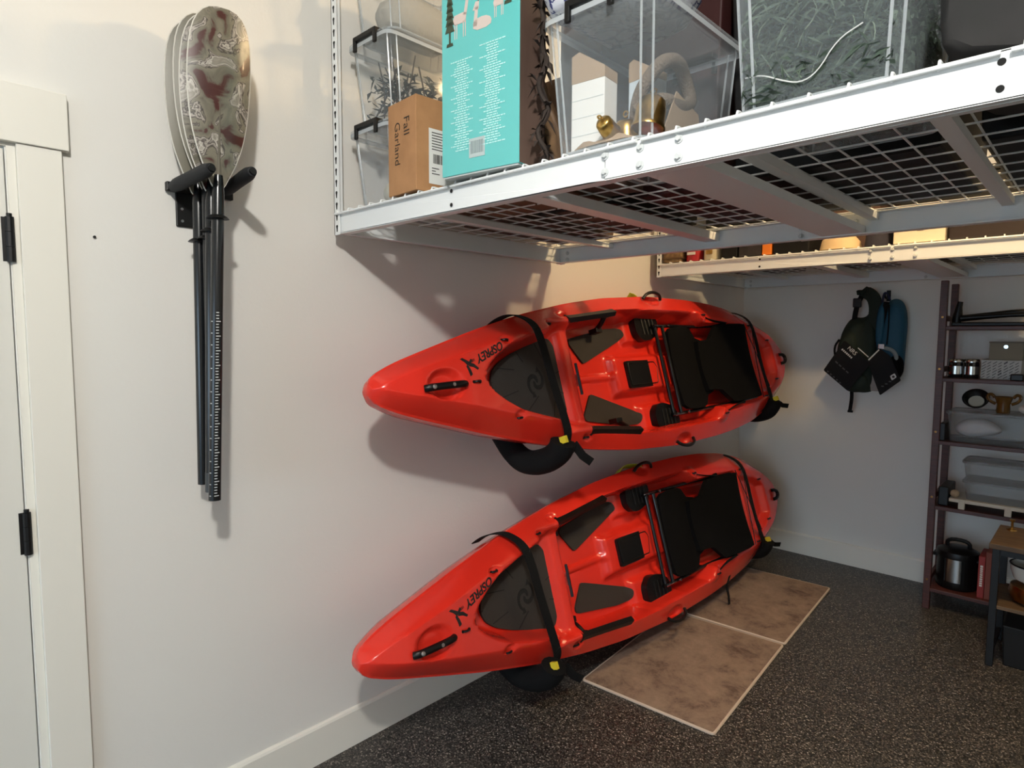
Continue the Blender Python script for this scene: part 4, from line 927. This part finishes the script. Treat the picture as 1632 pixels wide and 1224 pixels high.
# ================================================================== things on the rear rack
RY = 3.312
def rbox(name, x0, x1, h, m, label, cat='box', y0=RY, d_=.28, bev=.004): return tag(obj(name, MB().box((x0, y0, DZ), (x1, y0 + d_, DZ + h)), m, bevel=bev), label, cat)
t = thing('wicker_basket', 'tan wicker basket at the wall end of the rear rack', 'basket', (.14, RY + .12, DZ))
obj('basket_body', MB().frustum((.085, RY), (.195, RY + .26), (.075, RY - .005), (.205, RY + .265), DZ, DZ + .16), mat('wicker', (150, 122, 88), .8, var=(112, 88, 60), vscale=60), t, bevel=.004)
for k in range(3): obj('rim_band', MB().box((.072, RY - .008, DZ + .02 + k * .055), (.208, RY + .268, DZ + .03 + k * .055)), mat('wicker_dark', (104, 80, 54), .8), t, bevel=.002)
t = thing('red_tin', 'red tin with white lettering on the rear rack next to the basket', 'tin', (.25, RY + .05, DZ)); obj('tin_body', MB().lathe([(.046, 0), (.048, .004), (.048, .12), (.044, .125)], (.26, RY + .05, DZ), 24), mat('red_tin_paint', (168, 34, 40), .3), t, smooth=True)
obj('tin_lettering', MB().box((.235, RY - .001, DZ + .035), (.285, RY + .003, DZ + .05)), M_PAPER, t)
t = thing('cream_canister', 'cream and gold canister on the rear rack beside the red tin', 'canister', (.36, RY + .05, DZ)); obj('canister_body', MB().lathe([(.046, 0), (.05, .005), (.05, .13), (.046, .135)], (.368, RY + .055, DZ), 24), mat('cream_enamel', (206, 196, 168), .35), t, smooth=True)
obj('gold_label', MB().box((.35, RY + .001, DZ + .03), (.386, RY + .006, DZ + .08)), M_GOLD, t); obj('canister_lid', MB().lathe([(.051, 0), (.051, .012), (.02, .016)], (.368, RY + .055, DZ + .135), 24), M_GOLD, t, smooth=True)
rbox('speaker_box', .445, .53, .13, M_DARKBOX, 'small black box between the cream canister and the wide dark carton')
rbox('dark_carton', .54, .66, .12, mat('dark_print', (48, 40, 42), .6, var=(24, 22, 24), vscale=30), 'dark printed carton left against the orange package')
rbox('orange_package', .665, .715, .16, mat('orange_card', (226, 122, 34), .5), 'bright orange package on the rear rack', 'package')
rbox('black_carton', .725, .90, .15, M_DARKBOX, 'black carton right against the orange package')
t = thing('paper_bag', 'slumped tan paper bag on the rear rack', 'bag', (1.02, RY + .09, DZ))
obj('bag_body', MB().puff(smooth_poly([(.925, RY), (1.12, RY), (1.11, RY + .2), (.93, RY + .2)], 2), .085, lambda a, b_, c: (a, b_, DZ + .001 + abs(c) * (1 + .25 * math.sin(50 * a))), rings=8, two=False), mat('tan_paper', (206, 178, 138), .8), t, smooth=True)
obj('bag_base', MB().prism(smooth_poly([(.93, RY + .01), (1.115, RY + .01), (1.105, RY + .19), (.935, RY + .19)], 2), DZ, DZ + .006), M_KRAFT, t)
tag(obj('dark_cloth', MB().puff(smooth_poly([(1.13, RY), (1.255, RY), (1.25, RY + .2), (1.14, RY + .2)], 2), .12, lambda a, b_, c: (a, b_, DZ + .001 + abs(c) * (1 + .2 * math.sin(60 * a))), rings=8, two=False), mat('indigo_cloth', (34, 32, 44), .9), smooth=True), 'dark indigo cloth bundle between the paper bag and the white box', 'cloth')
t = thing('white_box', 'white carton with a curved dark printed line on the rear rack', 'box', (1.37, RY + .12, DZ)); obj('carton', MB().box((1.27, RY, DZ), (1.468, RY + .26, DZ + .17)), mat('ivory_card', (226, 210, 184), .7), t, bevel=.002)
obj('printed_curve', MB().tube([(1.345 + .02 * k, RY - .0002, DZ + .062 - .022 * math.sin(math.pi * k / 4) + .006 * k) for k in range(5)], .002, 5), M_CARDD, t)
rbox('dark_case', 1.482, 1.95, .17, mat('dark_brown_case', (38, 28, 26), .5), 'long dark brown case right of the white box on the rear rack', 'case', d_=.4)
for k, (a, b_) in enumerate(((.10, .55), (.62, 1.1), (1.18, 1.7), (1.8, 2.35))): tote(a, b_, 3.78, 4.40, DZ, .40, (M_DARKBOX, M_BROWNBOX, M_DARKBOX, M_DARKBOX)[k], ('black tote at the wall end behind the wicker basket', 'brown tote behind the orange package on the rear rack', 'black tote behind the white carton on the rear rack', 'black tote behind the dark brown case')[k])

# ================================================================== life vests on the back wall
def VX(y): return lambda a, b_, c: (a, y - c, b_)
for hx, lab in ((.862, 'black wall hook holding the dark green life vest'), (.962, 'black wall hook holding the teal life vest')):
    t = thing('wall_hook', lab, 'hook', (hx, BACK, 1.84)); obj('hook_plate', MB().box((hx - .012, BACK - .006, 1.80), (hx + .012, BACK, 1.87)), M_BLACK, t, bevel=.002)
    obj('hook_arm', MB().tube(smooth_path([(hx, BACK - .004, 1.825), (hx, BACK - .05, 1.815), (hx, BACK - .09, 1.82), (hx, BACK - .10, 1.85)]), .006, 8), M_BLACK, t, smooth=True)
VY = 4.55
t = thing('life_vest', 'dark green life vest with a large black hang tag on the back wall', 'life vest', (.80, VY, 1.10))
body = smooth_poly([(.735, 1.64), (.78, 1.70), (.855, 1.69), (.885, 1.74), (.93, 1.66), (.945, 1.50), (.93, 1.36), (.93, 1.22), (.87, 1.20), (.80, 1.21), (.75, 1.26), (.71, 1.42), (.705, 1.55)], 2)
obj('foam_panel', MB().puff(body, .055, VX(VY), rings=8), M_VESTG, t, smooth=True)
obj('shoulder_strap', MB().ribbon(smooth_path([(.895, VY - .02, 1.62), (.925, VY - .03, 1.72), (.91, VY - .03, 1.82), (.86, VY - .045, 1.86), (.83, VY - .03, 1.845)]), .075, .03, (1, 0, .3)), M_VESTG, t, bevel=.008)
obj('shoulder_strap', MB().ribbon(smooth_path([(.79, VY - .01, 1.66), (.805, VY - .02, 1.77), (.84, VY - .03, 1.845)]), .03, .008, (1, 0, 0)), M_WEB, t)
obj('buckle', MB().box((.785, VY - .04, 1.76), (.835, VY - .015, 1.82)), M_BLKPL, t, bevel=.006)
obj('side_panel', MB().puff(smooth_poly([(.70, 1.40), (.72, 1.58), (.80, 1.62), (.84, 1.50), (.82, 1.36), (.74, 1.34)], 2), .03, VX(VY - .05), rings=5), M_VESTG, t, smooth=True)
obj('side_strap', MB().tube(smooth_path([(.71, VY - .02, 1.55), (.685, VY - .04, 1.50), (.70, VY - .05, 1.42), (.74, VY - .06, 1.40)]), .007, 6), M_WEB, t, smooth=True)
obj('lower_pouch', MB().puff(smooth_poly([(.76, 1.20), (.90, 1.21), (.91, 1.32), (.84, 1.36), (.76, 1.30)], 2), .035, VX(VY - .03), rings=5), M_VESTG, t, smooth=True)
obj('waist_strap', MB().ribbon(smooth_path([(.80, VY - .02, 1.22), (.803, VY - .02, 1.16), (.795, VY - .02, 1.08)]), .022, .003, (1, 0, 0)), M_WEB, t)
obj('strap_end', MB().box((.782, VY - .026, 1.068), (.812, VY - .014, 1.082)), M_WEB, t)
def hang_tag(parent, poly, y, th=.006):
    return obj('hang_tag', MB().prism(round_poly(poly, .008, 2), 0, th, VX(y)), mat('black_card', (9, 9, 10), .6, spec=.2), parent)
ht_ = hang_tag(t, [(.765, 1.545), (.925, 1.40), (.80, 1.215), (.645, 1.345)], VY - .10)
def tag_text(body, size, ox, oz, ang, y, parent, m=M_TICK):
    me = text_mesh(body, size, .0003); ca, sa = math.cos(ang), math.sin(ang)
    obj('lettering', mesh_mb(me, lambda a, b_, c: (ox + a * ca - b_ * sa, y - c, oz + a * sa + b_ * ca)), m, parent)
tag_text('NRS', .036, .790, 1.500, -.74, VY - .1068, ht_); tag_text('OSPREY', .020, .755, 1.475, -.74, VY - .1068, ht_) if False else None
g = MB(); ca, sa = math.cos(-.74), math.sin(-.74)
def rot_bar(g, ox, oz, L, hgt, y): g.prism([(ox, oz), (ox + L * ca, oz + L * sa), (ox + L * ca + hgt * sa, oz + L * sa - hgt * ca), (ox + hgt * sa, oz - hgt * ca)], 0, .0006, VX(y))
for k in range(7): rot_bar(g, .757 + k * .0125 * ca, 1.492 + k * .0125 * sa, .008, .011, VY - .1062)
rot_bar(g, .85, 1.50, .085, .006, VY - .1062)
obj('tag_print', g, M_TICK, ht_)
g = MB()
for k in range(5): rot_bar(g, .672 + k * .026 * ca, 1.345 + k * .026 * sa, .012, .008, VY - .1062)
for k in range(4): rot_bar(g, .72 + k * .03 * ca, 1.41 + k * .03 * sa, .02, .008, VY - .1062)
obj('tag_fine_print', g, mat('grey_print', (60, 60, 62), .5), ht_)
t = thing('life_vest', 'teal blue life vest with a black hang tag beside the dark green one', 'life vest', (1.02, VY, 1.20))
body = smooth_poly([(.93, 1.60), (.955, 1.74), (.985, 1.80), (1.03, 1.815), (1.075, 1.78), (1.095, 1.68), (1.09, 1.50), (1.085, 1.33), (1.04, 1.28), (.97, 1.26), (.94, 1.34), (.925, 1.48)], 2)
obj('foam_panel', MB().puff(body, .06, VX(VY + .01), rings=8), M_VESTT, t, smooth=True)
obj('shoulder_panel', MB().puff(smooth_poly([(.93, 1.50), (.925, 1.66), (.94, 1.77), (.965, 1.80), (.985, 1.74), (.98, 1.60), (.965, 1.48)], 2), .035, VX(VY - .035), rings=5), M_VESTT, t, smooth=True)
obj('front_seam', MB().tube(smooth_path([(1.0, VY - .056, 1.77), (1.005, VY - .066, 1.62), (1.0, VY - .066, 1.52)]), .004, 6), M_WEB, t, smooth=True)
obj('waist_pouch', MB().puff(smooth_poly([(1.0, 1.29), (1.09, 1.31), (1.10, 1.42), (1.05, 1.47), (1.0, 1.42)], 2), .04, VX(VY - .04), rings=5), M_FABRIC, t, smooth=True)
obj('hang_loop', MB().tube(smooth_path([(.955, VY - .03, 1.78), (.965, VY - .05, 1.845), (.98, VY - .045, 1.85), (1.0, VY - .03, 1.80)]), .006, 6), mat('navy_web', (24, 34, 66), .7), t, smooth=True)
obj('shoulder_strap', MB().ribbon(smooth_path([(.945, VY - .045, 1.52), (.965, VY - .06, 1.66), (.985, VY - .055, 1.79)]), .03, .006, (1, 0, .2)), M_WEB, t)
obj('strap_adjuster', MB().box((.955, VY - .078, 1.49), (.99, VY - .062, 1.525)), M_CHROME, t, bevel=.002)
obj('armhole_trim', MB().tube(smooth_path([(.99, VY - .07, 1.50), (1.03, VY - .072, 1.49), (1.055, VY - .07, 1.46), (1.058, VY - .065, 1.42)]), .012, 8), mat('grey_trim', (130, 140, 142), .6), t, smooth=True)
ht2 = hang_tag(t, [(.965, 1.50), (.905, 1.41), (.985, 1.20), (1.095, 1.30), (1.03, 1.45)], VY - .095)
g = MB(); g.prism([(.908, 1.425), (.965, 1.492), (.970, 1.486), (.913, 1.418)], 0, .0006, VX(VY - .1012)); g.prism(round_poly([(1.035, 1.325), (1.06, 1.345), (1.072, 1.32), (1.047, 1.298)], .006, 3), 0, .0006, VX(VY - .1012)); obj('tag_print', g, M_TICK, ht2)
g = MB(); g.lathe([(.008, 0), (.008, .0004)], n=12); g.v = [(1.054 + a, VY - .1019 - c, 1.322 + b_) for a, b_, c in g.v]; obj('round_mark', g, M_INK, ht2)
g = MB()
for k in range(3): g.box((.99 + k * .02, VY - .1017, 1.255 + k * .016), (1.004 + k * .02, VY - .1011, 1.263 + k * .016))
obj('tag_fine_print', g, mat('grey_print', (60, 60, 62), .5), ht2)
tag(obj('instruction_card', MB().prism([(.90, 1.36), (.945, 1.385), (.975, 1.22), (.915, 1.22)], 0, .003, VX(VY - .03)), mat('dusty_card', (150, 142, 136), .7)), 'pale card hanging between the two life vests', 'card')

# ================================================================== mats
def door_mat(A, ang, wv, L, label):
    MM = Matrix.Translation((A[0], A[1], .0)) @ Matrix.Rotation(math.radians(ang), 4, 'Z'); t = thing('floor_mat', label, 'mat', matrix=MM)
    obj('pile', MB().prism(round_poly([(.004, .004), (wv - .004, .004), (wv - .004, L - .004), (.004, L - .004)], .01, 3), .001, .013), M_RUG, t, bevel=.003, local=True)
    obj('binding', MB().tube([(p[0], p[1], .0065) for p in round_poly([(0, 0), (wv, 0), (wv, L), (0, L)], .012, 3)], .0062, 8, closed=True), M_RUGEDGE, t, smooth=True, local=True)
door_mat((.372, 2.200), 4.4, .608, .915, 'brown distressed mat on the floor under the bow half of the lower kayak')
door_mat((.302, 3.142), 3.8, .607, .915, 'brown distressed mat on the floor towards the back wall')

# ================================================================== bookshelf
BX0, BX1, BY0, BY1 = 1.315, 2.13, 4.20, 4.56
t = thing('bookshelf', 'mahogany open shelf unit against the back wall', 'shelf', ((BX0 + BX1) / 2, (BY0 + BY1) / 2, 0))
SH = [.125, .61, .985, 1.342, 1.632]
for x in (BX0, BX1 - .035):
    for y in (BY0, BY1 - .035): obj('post', MB().box((x, y, 0), (x + .035, y + .035, 1.885)), M_MAHOG, t, bevel=.003)
    for z in SH: obj('side_rail', MB().box((x + .008, BY0 + .035, z + .03), (x + .027, BY1 - .035, z + .06)), M_MAHOG, t, bevel=.002)
for z in SH: obj('shelf_board', MB().box((BX0 + .004, BY0 + .004, z - .022), (BX1 - .004, BY1 - .004, z)), M_MAHOG, t, bevel=.003)
for z in SH:
    for x in (BX0 + .0175,): obj('knob_screw', MB().tube([(x, BY0, z + .05), (x, BY0 - .006, z + .05)], .006, 10), M_BRASS2, t)
def jar(x, label):
    z = SH[3]; t = thing('metal_canister', label, 'canister', (x, 4.33, z), 'steel canisters on the shelf')
    obj('jar_body', MB().lathe([(.034, 0), (.036, .006), (.036, .082), (.033, .088)], (x, 4.33, z), 24), mat('dark_glass', (26, 26, 28), .08, coat=.6), t, smooth=True)
    obj('jar_lid', MB().lathe([(.037, 0), (.037, .014), (.034, .018)], (x, 4.33, z + .088), 24), M_CHROME, t, smooth=True)
    obj('jar_label', MB().lathe([(.0366, 0), (.0366, .045)], (x, 4.33, z + .02), 24), M_CHROME, t, smooth=True)
jar(1.388, 'steel lidded canister beside the shelf post'); jar(1.462, 'steel lidded canister against the printed white box')
t = thing('printed_box', 'white box covered in slanted grey print on the bookshelf', 'box', (1.60, 4.35, SH[3])); obj('carton', MB().box((1.51, 4.28, SH[3]), (1.685, 4.46, SH[3] + .105)), mat('light_grey_card', (176, 178, 176), .7), t, bevel=.002)
g = MB(); rnd = random.Random(8)
for i in range(6):
    for k in range(7):
        a = 1.514 + k * .024; b_ = SH[3] + .004 + i * .0155; L = rnd.uniform(.013, .021); hb = rnd.random() < .14
        g.prism([(a, b_), (a + L, b_ + L * .75), (a + L - .001, b_ + L * .75 + (.008 if hb else .0036)), (a - .001, b_ + (.008 if hb else .0036))], 0, .0004, VX(4.2799))
obj('slanted_print', g, mat('grey_ink', (82, 82, 84), .7), t)
t = thing('tan_box', 'small tan box with a round clasp on top of the printed box', 'box', (1.61, 4.36, SH[3] + .105)); obj('box_body', MB().box((1.54, 4.30, SH[3] + .105), (1.685, 4.42, SH[3] + .20)), mat('grey_tan', (122, 116, 100), .7), t, bevel=.002); obj('box_lid', MB().box((1.538, 4.298, SH[3] + .198), (1.687, 4.422, SH[3] + .206)), mat('tan_dark', (98, 94, 82), .7), t)
g = MB().tube([(1.612, 4.30, SH[3] + .178), (1.612, 4.292, SH[3] + .178)], .010, 16); obj('clasp', g, M_CHROME, t, smooth=True)
tag(obj('black_gadget', MB().box((1.645, 4.22, SH[3]), (1.70, 4.26, SH[3] + .035)), M_BLKPL, bevel=.005), 'small black gadget in front of the printed box', 'gadget')
# folded tripod on the top shelf
z = SH[4]; t = thing('folded_tripod', 'folded black tripod lying on the top shelf board', 'tripod', (1.6, 4.34, z))
for dy, r_, sl in ((0, .014, .05), (.03, .013, .03), (-.03, .012, .02)): obj('leg', MB().tube([(1.40, 4.34 + dy, z + .045), (1.62, 4.34 + dy, z + .05 + sl * .5), (2.05, 4.34 + dy, z + .045 + sl)], [r_ * 1.3, r_, r_ * .8], 10), M_BLKPL, t, smooth=True)
obj('head', MB().tube([(1.375, 4.34, z + .002), (1.38, 4.34, z + .06), (1.385, 4.34, z + .11), (1.39, 4.34, z + .14)], [.022, .024, .016, .014], 12), M_BLKPL, t, smooth=True)
obj('base_bar', MB().box((1.36, 4.29, z), (2.06, 4.39, z + .022)), M_BLKPL, t, bevel=.006)
# clear bins and bowls
def low_bin(x0, x1, y0, y1, z0, h, label, lid=True, m=M_TUB):
    t = thing('plastic_container', label, 'container', ((x0 + x1) / 2, (y0 + y1) / 2, z0)); pb = round_poly([(x0 + .012, y0 + .012), (x1 - .012, y0 + .012), (x1 - .012, y1 - .012), (x0 + .012, y1 - .012)], .03, 3); pt = round_poly([(x0, y0), (x1, y0), (x1, y1), (x0, y1)], .035, 3); n = len(pb)
    obj('tub', MB().add([(p[0], p[1], z0) for p in pb] + [(p[0], p[1], z0 + h) for p in pt], [tuple(range(n))] + [(i, (i + 1) % n, n + (i + 1) % n, n + i) for i in range(n)]), m, t, smooth=True, sharp=60)
    if lid:
        pl = round_poly([(x0 - .008, y0 - .008), (x1 + .008, y0 - .008), (x1 + .008, y1 + .008), (x0 - .008, y1 + .008)], .035, 3); obj('lid', MB().prism(pl, z0 + h, z0 + h + .014), m, t, bevel=.003); obj('lid_rim', MB().tube([(p[0], p[1], z0 + h + .012) for p in pt], .004, 6, closed=True), m, t, smooth=True)
    return t
low_bin(1.375, 1.95, 4.235, 4.50, SH[2], .155, 'long clear tub holding a white plastic bag on the bookshelf')
tag(obj('plastic_bag', MB().puff(smooth_poly([(1.395, SH[2] + .075), (1.45, SH[2] + .125), (1.52, SH[2] + .135), (1.58, SH[2] + .115), (1.63, SH[2] + .07), (1.57, SH[2] + .04), (1.44, SH[2] + .02)], 2), .05, VX(4.315), rings=7), mat('white_bag', (214, 214, 218), .4), smooth=True), 'crumpled white plastic bag inside the long clear tub', 'bag')
t = thing('black_bowl', 'tipped black bowl with a pale inside on the long clear tub', 'bowl', matrix=Matrix.Translation((1.49, 4.33, SH[2] + .245)) @ Matrix.Rotation(.9, 4, 'X'))
obj('bowl_shell', MB().lathe([(.02, -.055), (.045, -.04), (.062, -.005), (.064, 0), (.058, 0), (.042, -.032), (.01, -.048)], n=26), M_BLKPL, t, smooth=True, local=True)
obj('bowl_inside', MB().lathe([(.038, -.035), (.036, -.03), (.01, -.03)], n=20), M_CREAM, t, smooth=True, local=True)
t = thing('amber_vase', 'amber glass handled vase on the long clear tub', 'vase', (1.615, 4.33, SH[2] + .17))
obj('vase_body', MB().lathe([(.030, 0), (.032, .01), (.030, .05), (.038, .075), (.046, .09), (.042, .09), (.03, .06)], (1.615, 4.33, SH[2] + .171), 24), M_AMBER, t, smooth=True)
for s in (-1, 1): obj('handle', MB().tube(smooth_path([(1.615 + s * .034, 4.33, SH[2] + .22), (1.615 + s * .065, 4.33, SH[2] + .235), (1.615 + s * .075, 4.33, SH[2] + .265), (1.615 + s * .055, 4.33, SH[2] + .275), (1.615 + s * .04, 4.33, SH[2] + .255)]), .008, 8), M_AMBER, t, smooth=True)
blob('white_bowl', (1.74, 4.32, SH[2] + .171), .06, M_PAPER, 'small white bowl beside the amber vase', 'bowl', sz=.5)
tag(obj('black_box', MB().box((1.345, 4.225, SH[2]), (1.372, 4.40, SH[2] + .10)), M_BLKPL, bevel=.004), 'black box squeezed against the post beside the long clear tub', 'box')
# tray with two cake carriers
z = SH[1]; t = thing('serving_tray', 'cream footed serving tray on the bookshelf', 'tray', (1.6, 4.33, z)); 
MCR = mat('cream_plastic', (190, 182, 166), .5)
obj('tray_board', MB().box((1.41, 4.215, z + .035), (1.95, 4.44, z + .055)), MCR, t, bevel=.003)
for x in (1.455, 1.66, 1.86): obj('foot', MB().box((x, 4.213, z), (x + .03, 4.235, z + .052)), MCR, t, bevel=.002); obj('foot', MB().box((x, 4.42, z), (x + .03, 4.442, z + .052)), MCR, t, bevel=.002)
low_bin(1.47, 1.86, 4.23, 4.43, z + .0555, .095, 'lower clear food container on the cream tray'); low_bin(1.465, 1.865, 4.225, 4.435, z + .166, .095, 'upper clear food container stacked on the cream tray')
tag(obj('black_case', MB().box((1.355, 4.24, z), (1.405, 4.46, z + .11)), M_BLKPL, bevel=.006), 'black case at the post end beside the cream tray', 'case')
blob('small_bun', (1.432, 4.25, z + .0555), .022, M_KRAFT, 'small tan round ornament at the corner of the cream tray', 'ornament')
# pressure cooker and books on the bottom shelf
z = SH[0]; cx, cy = 1.452, 4.345; t = thing('pressure_cooker', 'black and steel electric pressure cooker on the bottom shelf', 'cooker', (cx, cy, z))
obj('base_ring', MB().lathe([(.092, 0), (.098, .008), (.098, .045)], (cx, cy, z), 30), M_BLKPL, t, smooth=True)
obj('steel_body', MB().lathe([(.095, 0), (.095, .135)], (cx, cy, z + .045), 30), M_CHROME, t, smooth=True)
obj('control_panel', MB().lathe([(.099, 0), (.099, .16)], (cx, cy, z + .03), 30), M_BLKPL, t, smooth=True); bpy.data.objects.remove(bpy.data.objects['control_panel'])
pts = [(cx + .099 * math.cos(a), cy + .099 * math.sin(a)) for a in np.linspace(-1.25, .6, 12)]; obj('control_panel', MB().prism(pts + [(cx + .08 * math.cos(a), cy + .08 * math.sin(a)) for a in np.linspace(.6, -1.25, 12)], z + .01, z + .19), M_BLKPL, t)
pts = [(cx + .099 * math.cos(a), cy + .099 * math.sin(a)) for a in np.linspace(3.0, 4.2, 10)]; obj('side_panel', MB().prism(pts + [(cx + .08 * math.cos(a), cy + .08 * math.sin(a)) for a in np.linspace(4.2, 3.0, 10)], z + .01, z + .19), M_BLKPL, t)
obj('lid', MB().lathe([(.104, 0), (.106, .012), (.102, .035), (.07, .052), (.02, .058)], (cx, cy, z + .18), 30), M_BLKPL, t, smooth=True)
obj('lid_handle', MB().tube(smooth_path([(cx - .055, cy, z + .225), (cx - .052, cy, z + .275), (cx + .052, cy, z + .275), (cx + .055, cy, z + .225)]), .011, 8), M_BLKPL, t, smooth=True)
for s in (-1, 1): obj('side_handle', MB().box((cx + s * .10 - .018, cy - .03, z + .165), (cx + s * .10 + .018, cy + .03, z + .185)), M_BLKPL, t, bevel=.005)
def book(x0, x1, h, m, label, txt=None):
    z = SH[0]; t = thing('book', label, 'book', (x0, 4.32, z)); 
    obj('cover', MB().box((x0, 4.235, z), (x1, 4.42, z + h)), m, t, bevel=.002); obj('pages', MB().box((x0 + .003, 4.24, z + .004), (x1 - .003, 4.4205, z + h - .003)), M_PAPER, t)
    if txt:
        g = MB(); zz = z + h - .05
        while zz > z + h - .16: L = .006 + .006 * ((zz * 977) % 1); g.box(((x0 + x1) / 2 - .006, 4.2342, zz - L), ((x0 + x1) / 2 + .006, 4.2352, zz)); zz -= L + .0035
        obj('spine_print', g, M_TICK, t)
book(1.562, 1.592, .235, M_BOOK, 'red book with pale spine print beside the cooker', True)
book(1.594, 1.628, .265, mat('brown_book', (112, 60, 52), .7), 'taller brown book beside the red one')
# ================================================================== side table
t = thing('side_table', 'small side table with wooden top and black metal legs', 'table', (1.95, 3.85, 0)); X0, X1, Y0, Y1 = 1.672, 2.25, 3.665, 4.05
for x in (X0, X1 - .03):
    for y in (Y0, Y1 - .03): obj('leg', MB().box((x, y, 0), (x + .03, y + .03, .575)), M_BLACK, t, bevel=.002)
obj('table_top', MB().box((X0 - .012, Y0 - .012, .575), (X1 + .012, Y1 + .012, .60)), M_OAK, t, bevel=.003)
obj('lower_shelf', MB().box((X0 + .004, Y0 + .004, .285), (X1 - .004, Y1 - .004, .303)), M_OAK, t, bevel=.002)
for y in (Y0 + .004, Y1 - .026): obj('rail', MB().box((X0 + .03, y, .545), (X1 - .03, y + .022, .573)), M_BLACK, t)
obj('foot_rail', MB().box((X0 + .004, Y0 + .03, .05), (X0 + .024, Y1 - .03, .07)), M_BLACK, t)
t = thing('white_enamel_pot', 'white enamel pot nested on the copper pot in the side table', 'pot', (1.83, 3.81, .40)); obj('pot_body', MB().lathe([(.05, 0), (.085, .02), (.098, .06), (.1, .09), (.094, .09), (.08, .03)], (1.83, 3.81, .40), 30), mat('white_enamel', (206, 204, 196), .25, coat=.4), t, smooth=True)
obj('pot_rim', MB().tube([(1.83 + .1 * math.cos(a), 3.81 + .1 * math.sin(a), .49) for a in np.linspace(0, 2 * math.pi, 30)[:-1]], .004, 6, closed=True), M_BLKPL, t, smooth=True)
t = thing('copper_pot', 'round copper pot on the lower board of the side table', 'pot', (1.83, 3.81, .303)); obj('pot_body', MB().lathe([(.06, 0), (.09, .015), (.102, .05), (.094, .085), (.07, .097)], (1.83, 3.81, .303), 30), M_BRASS2, t, smooth=True)
t = thing('brass_candlestick', 'small brass candlestick standing on the side table', 'candlestick', (1.70, 3.97, .60)); obj('stick', MB().lathe([(.022, 0), (.02, .006), (.006, .012), (.005, .04), (.011, .05), (.011, .056)], (1.715, 3.98, .60), 16), M_GOLD, t, smooth=True)
tag(obj('shoe_bin', MB().frustum((1.735, 3.72), (2.18, 3.98), (1.725, 3.71), (2.19, 3.99), 0, .20), M_DARKBOX, bevel=.006), 'black open bin on the floor under the side table', 'bin')
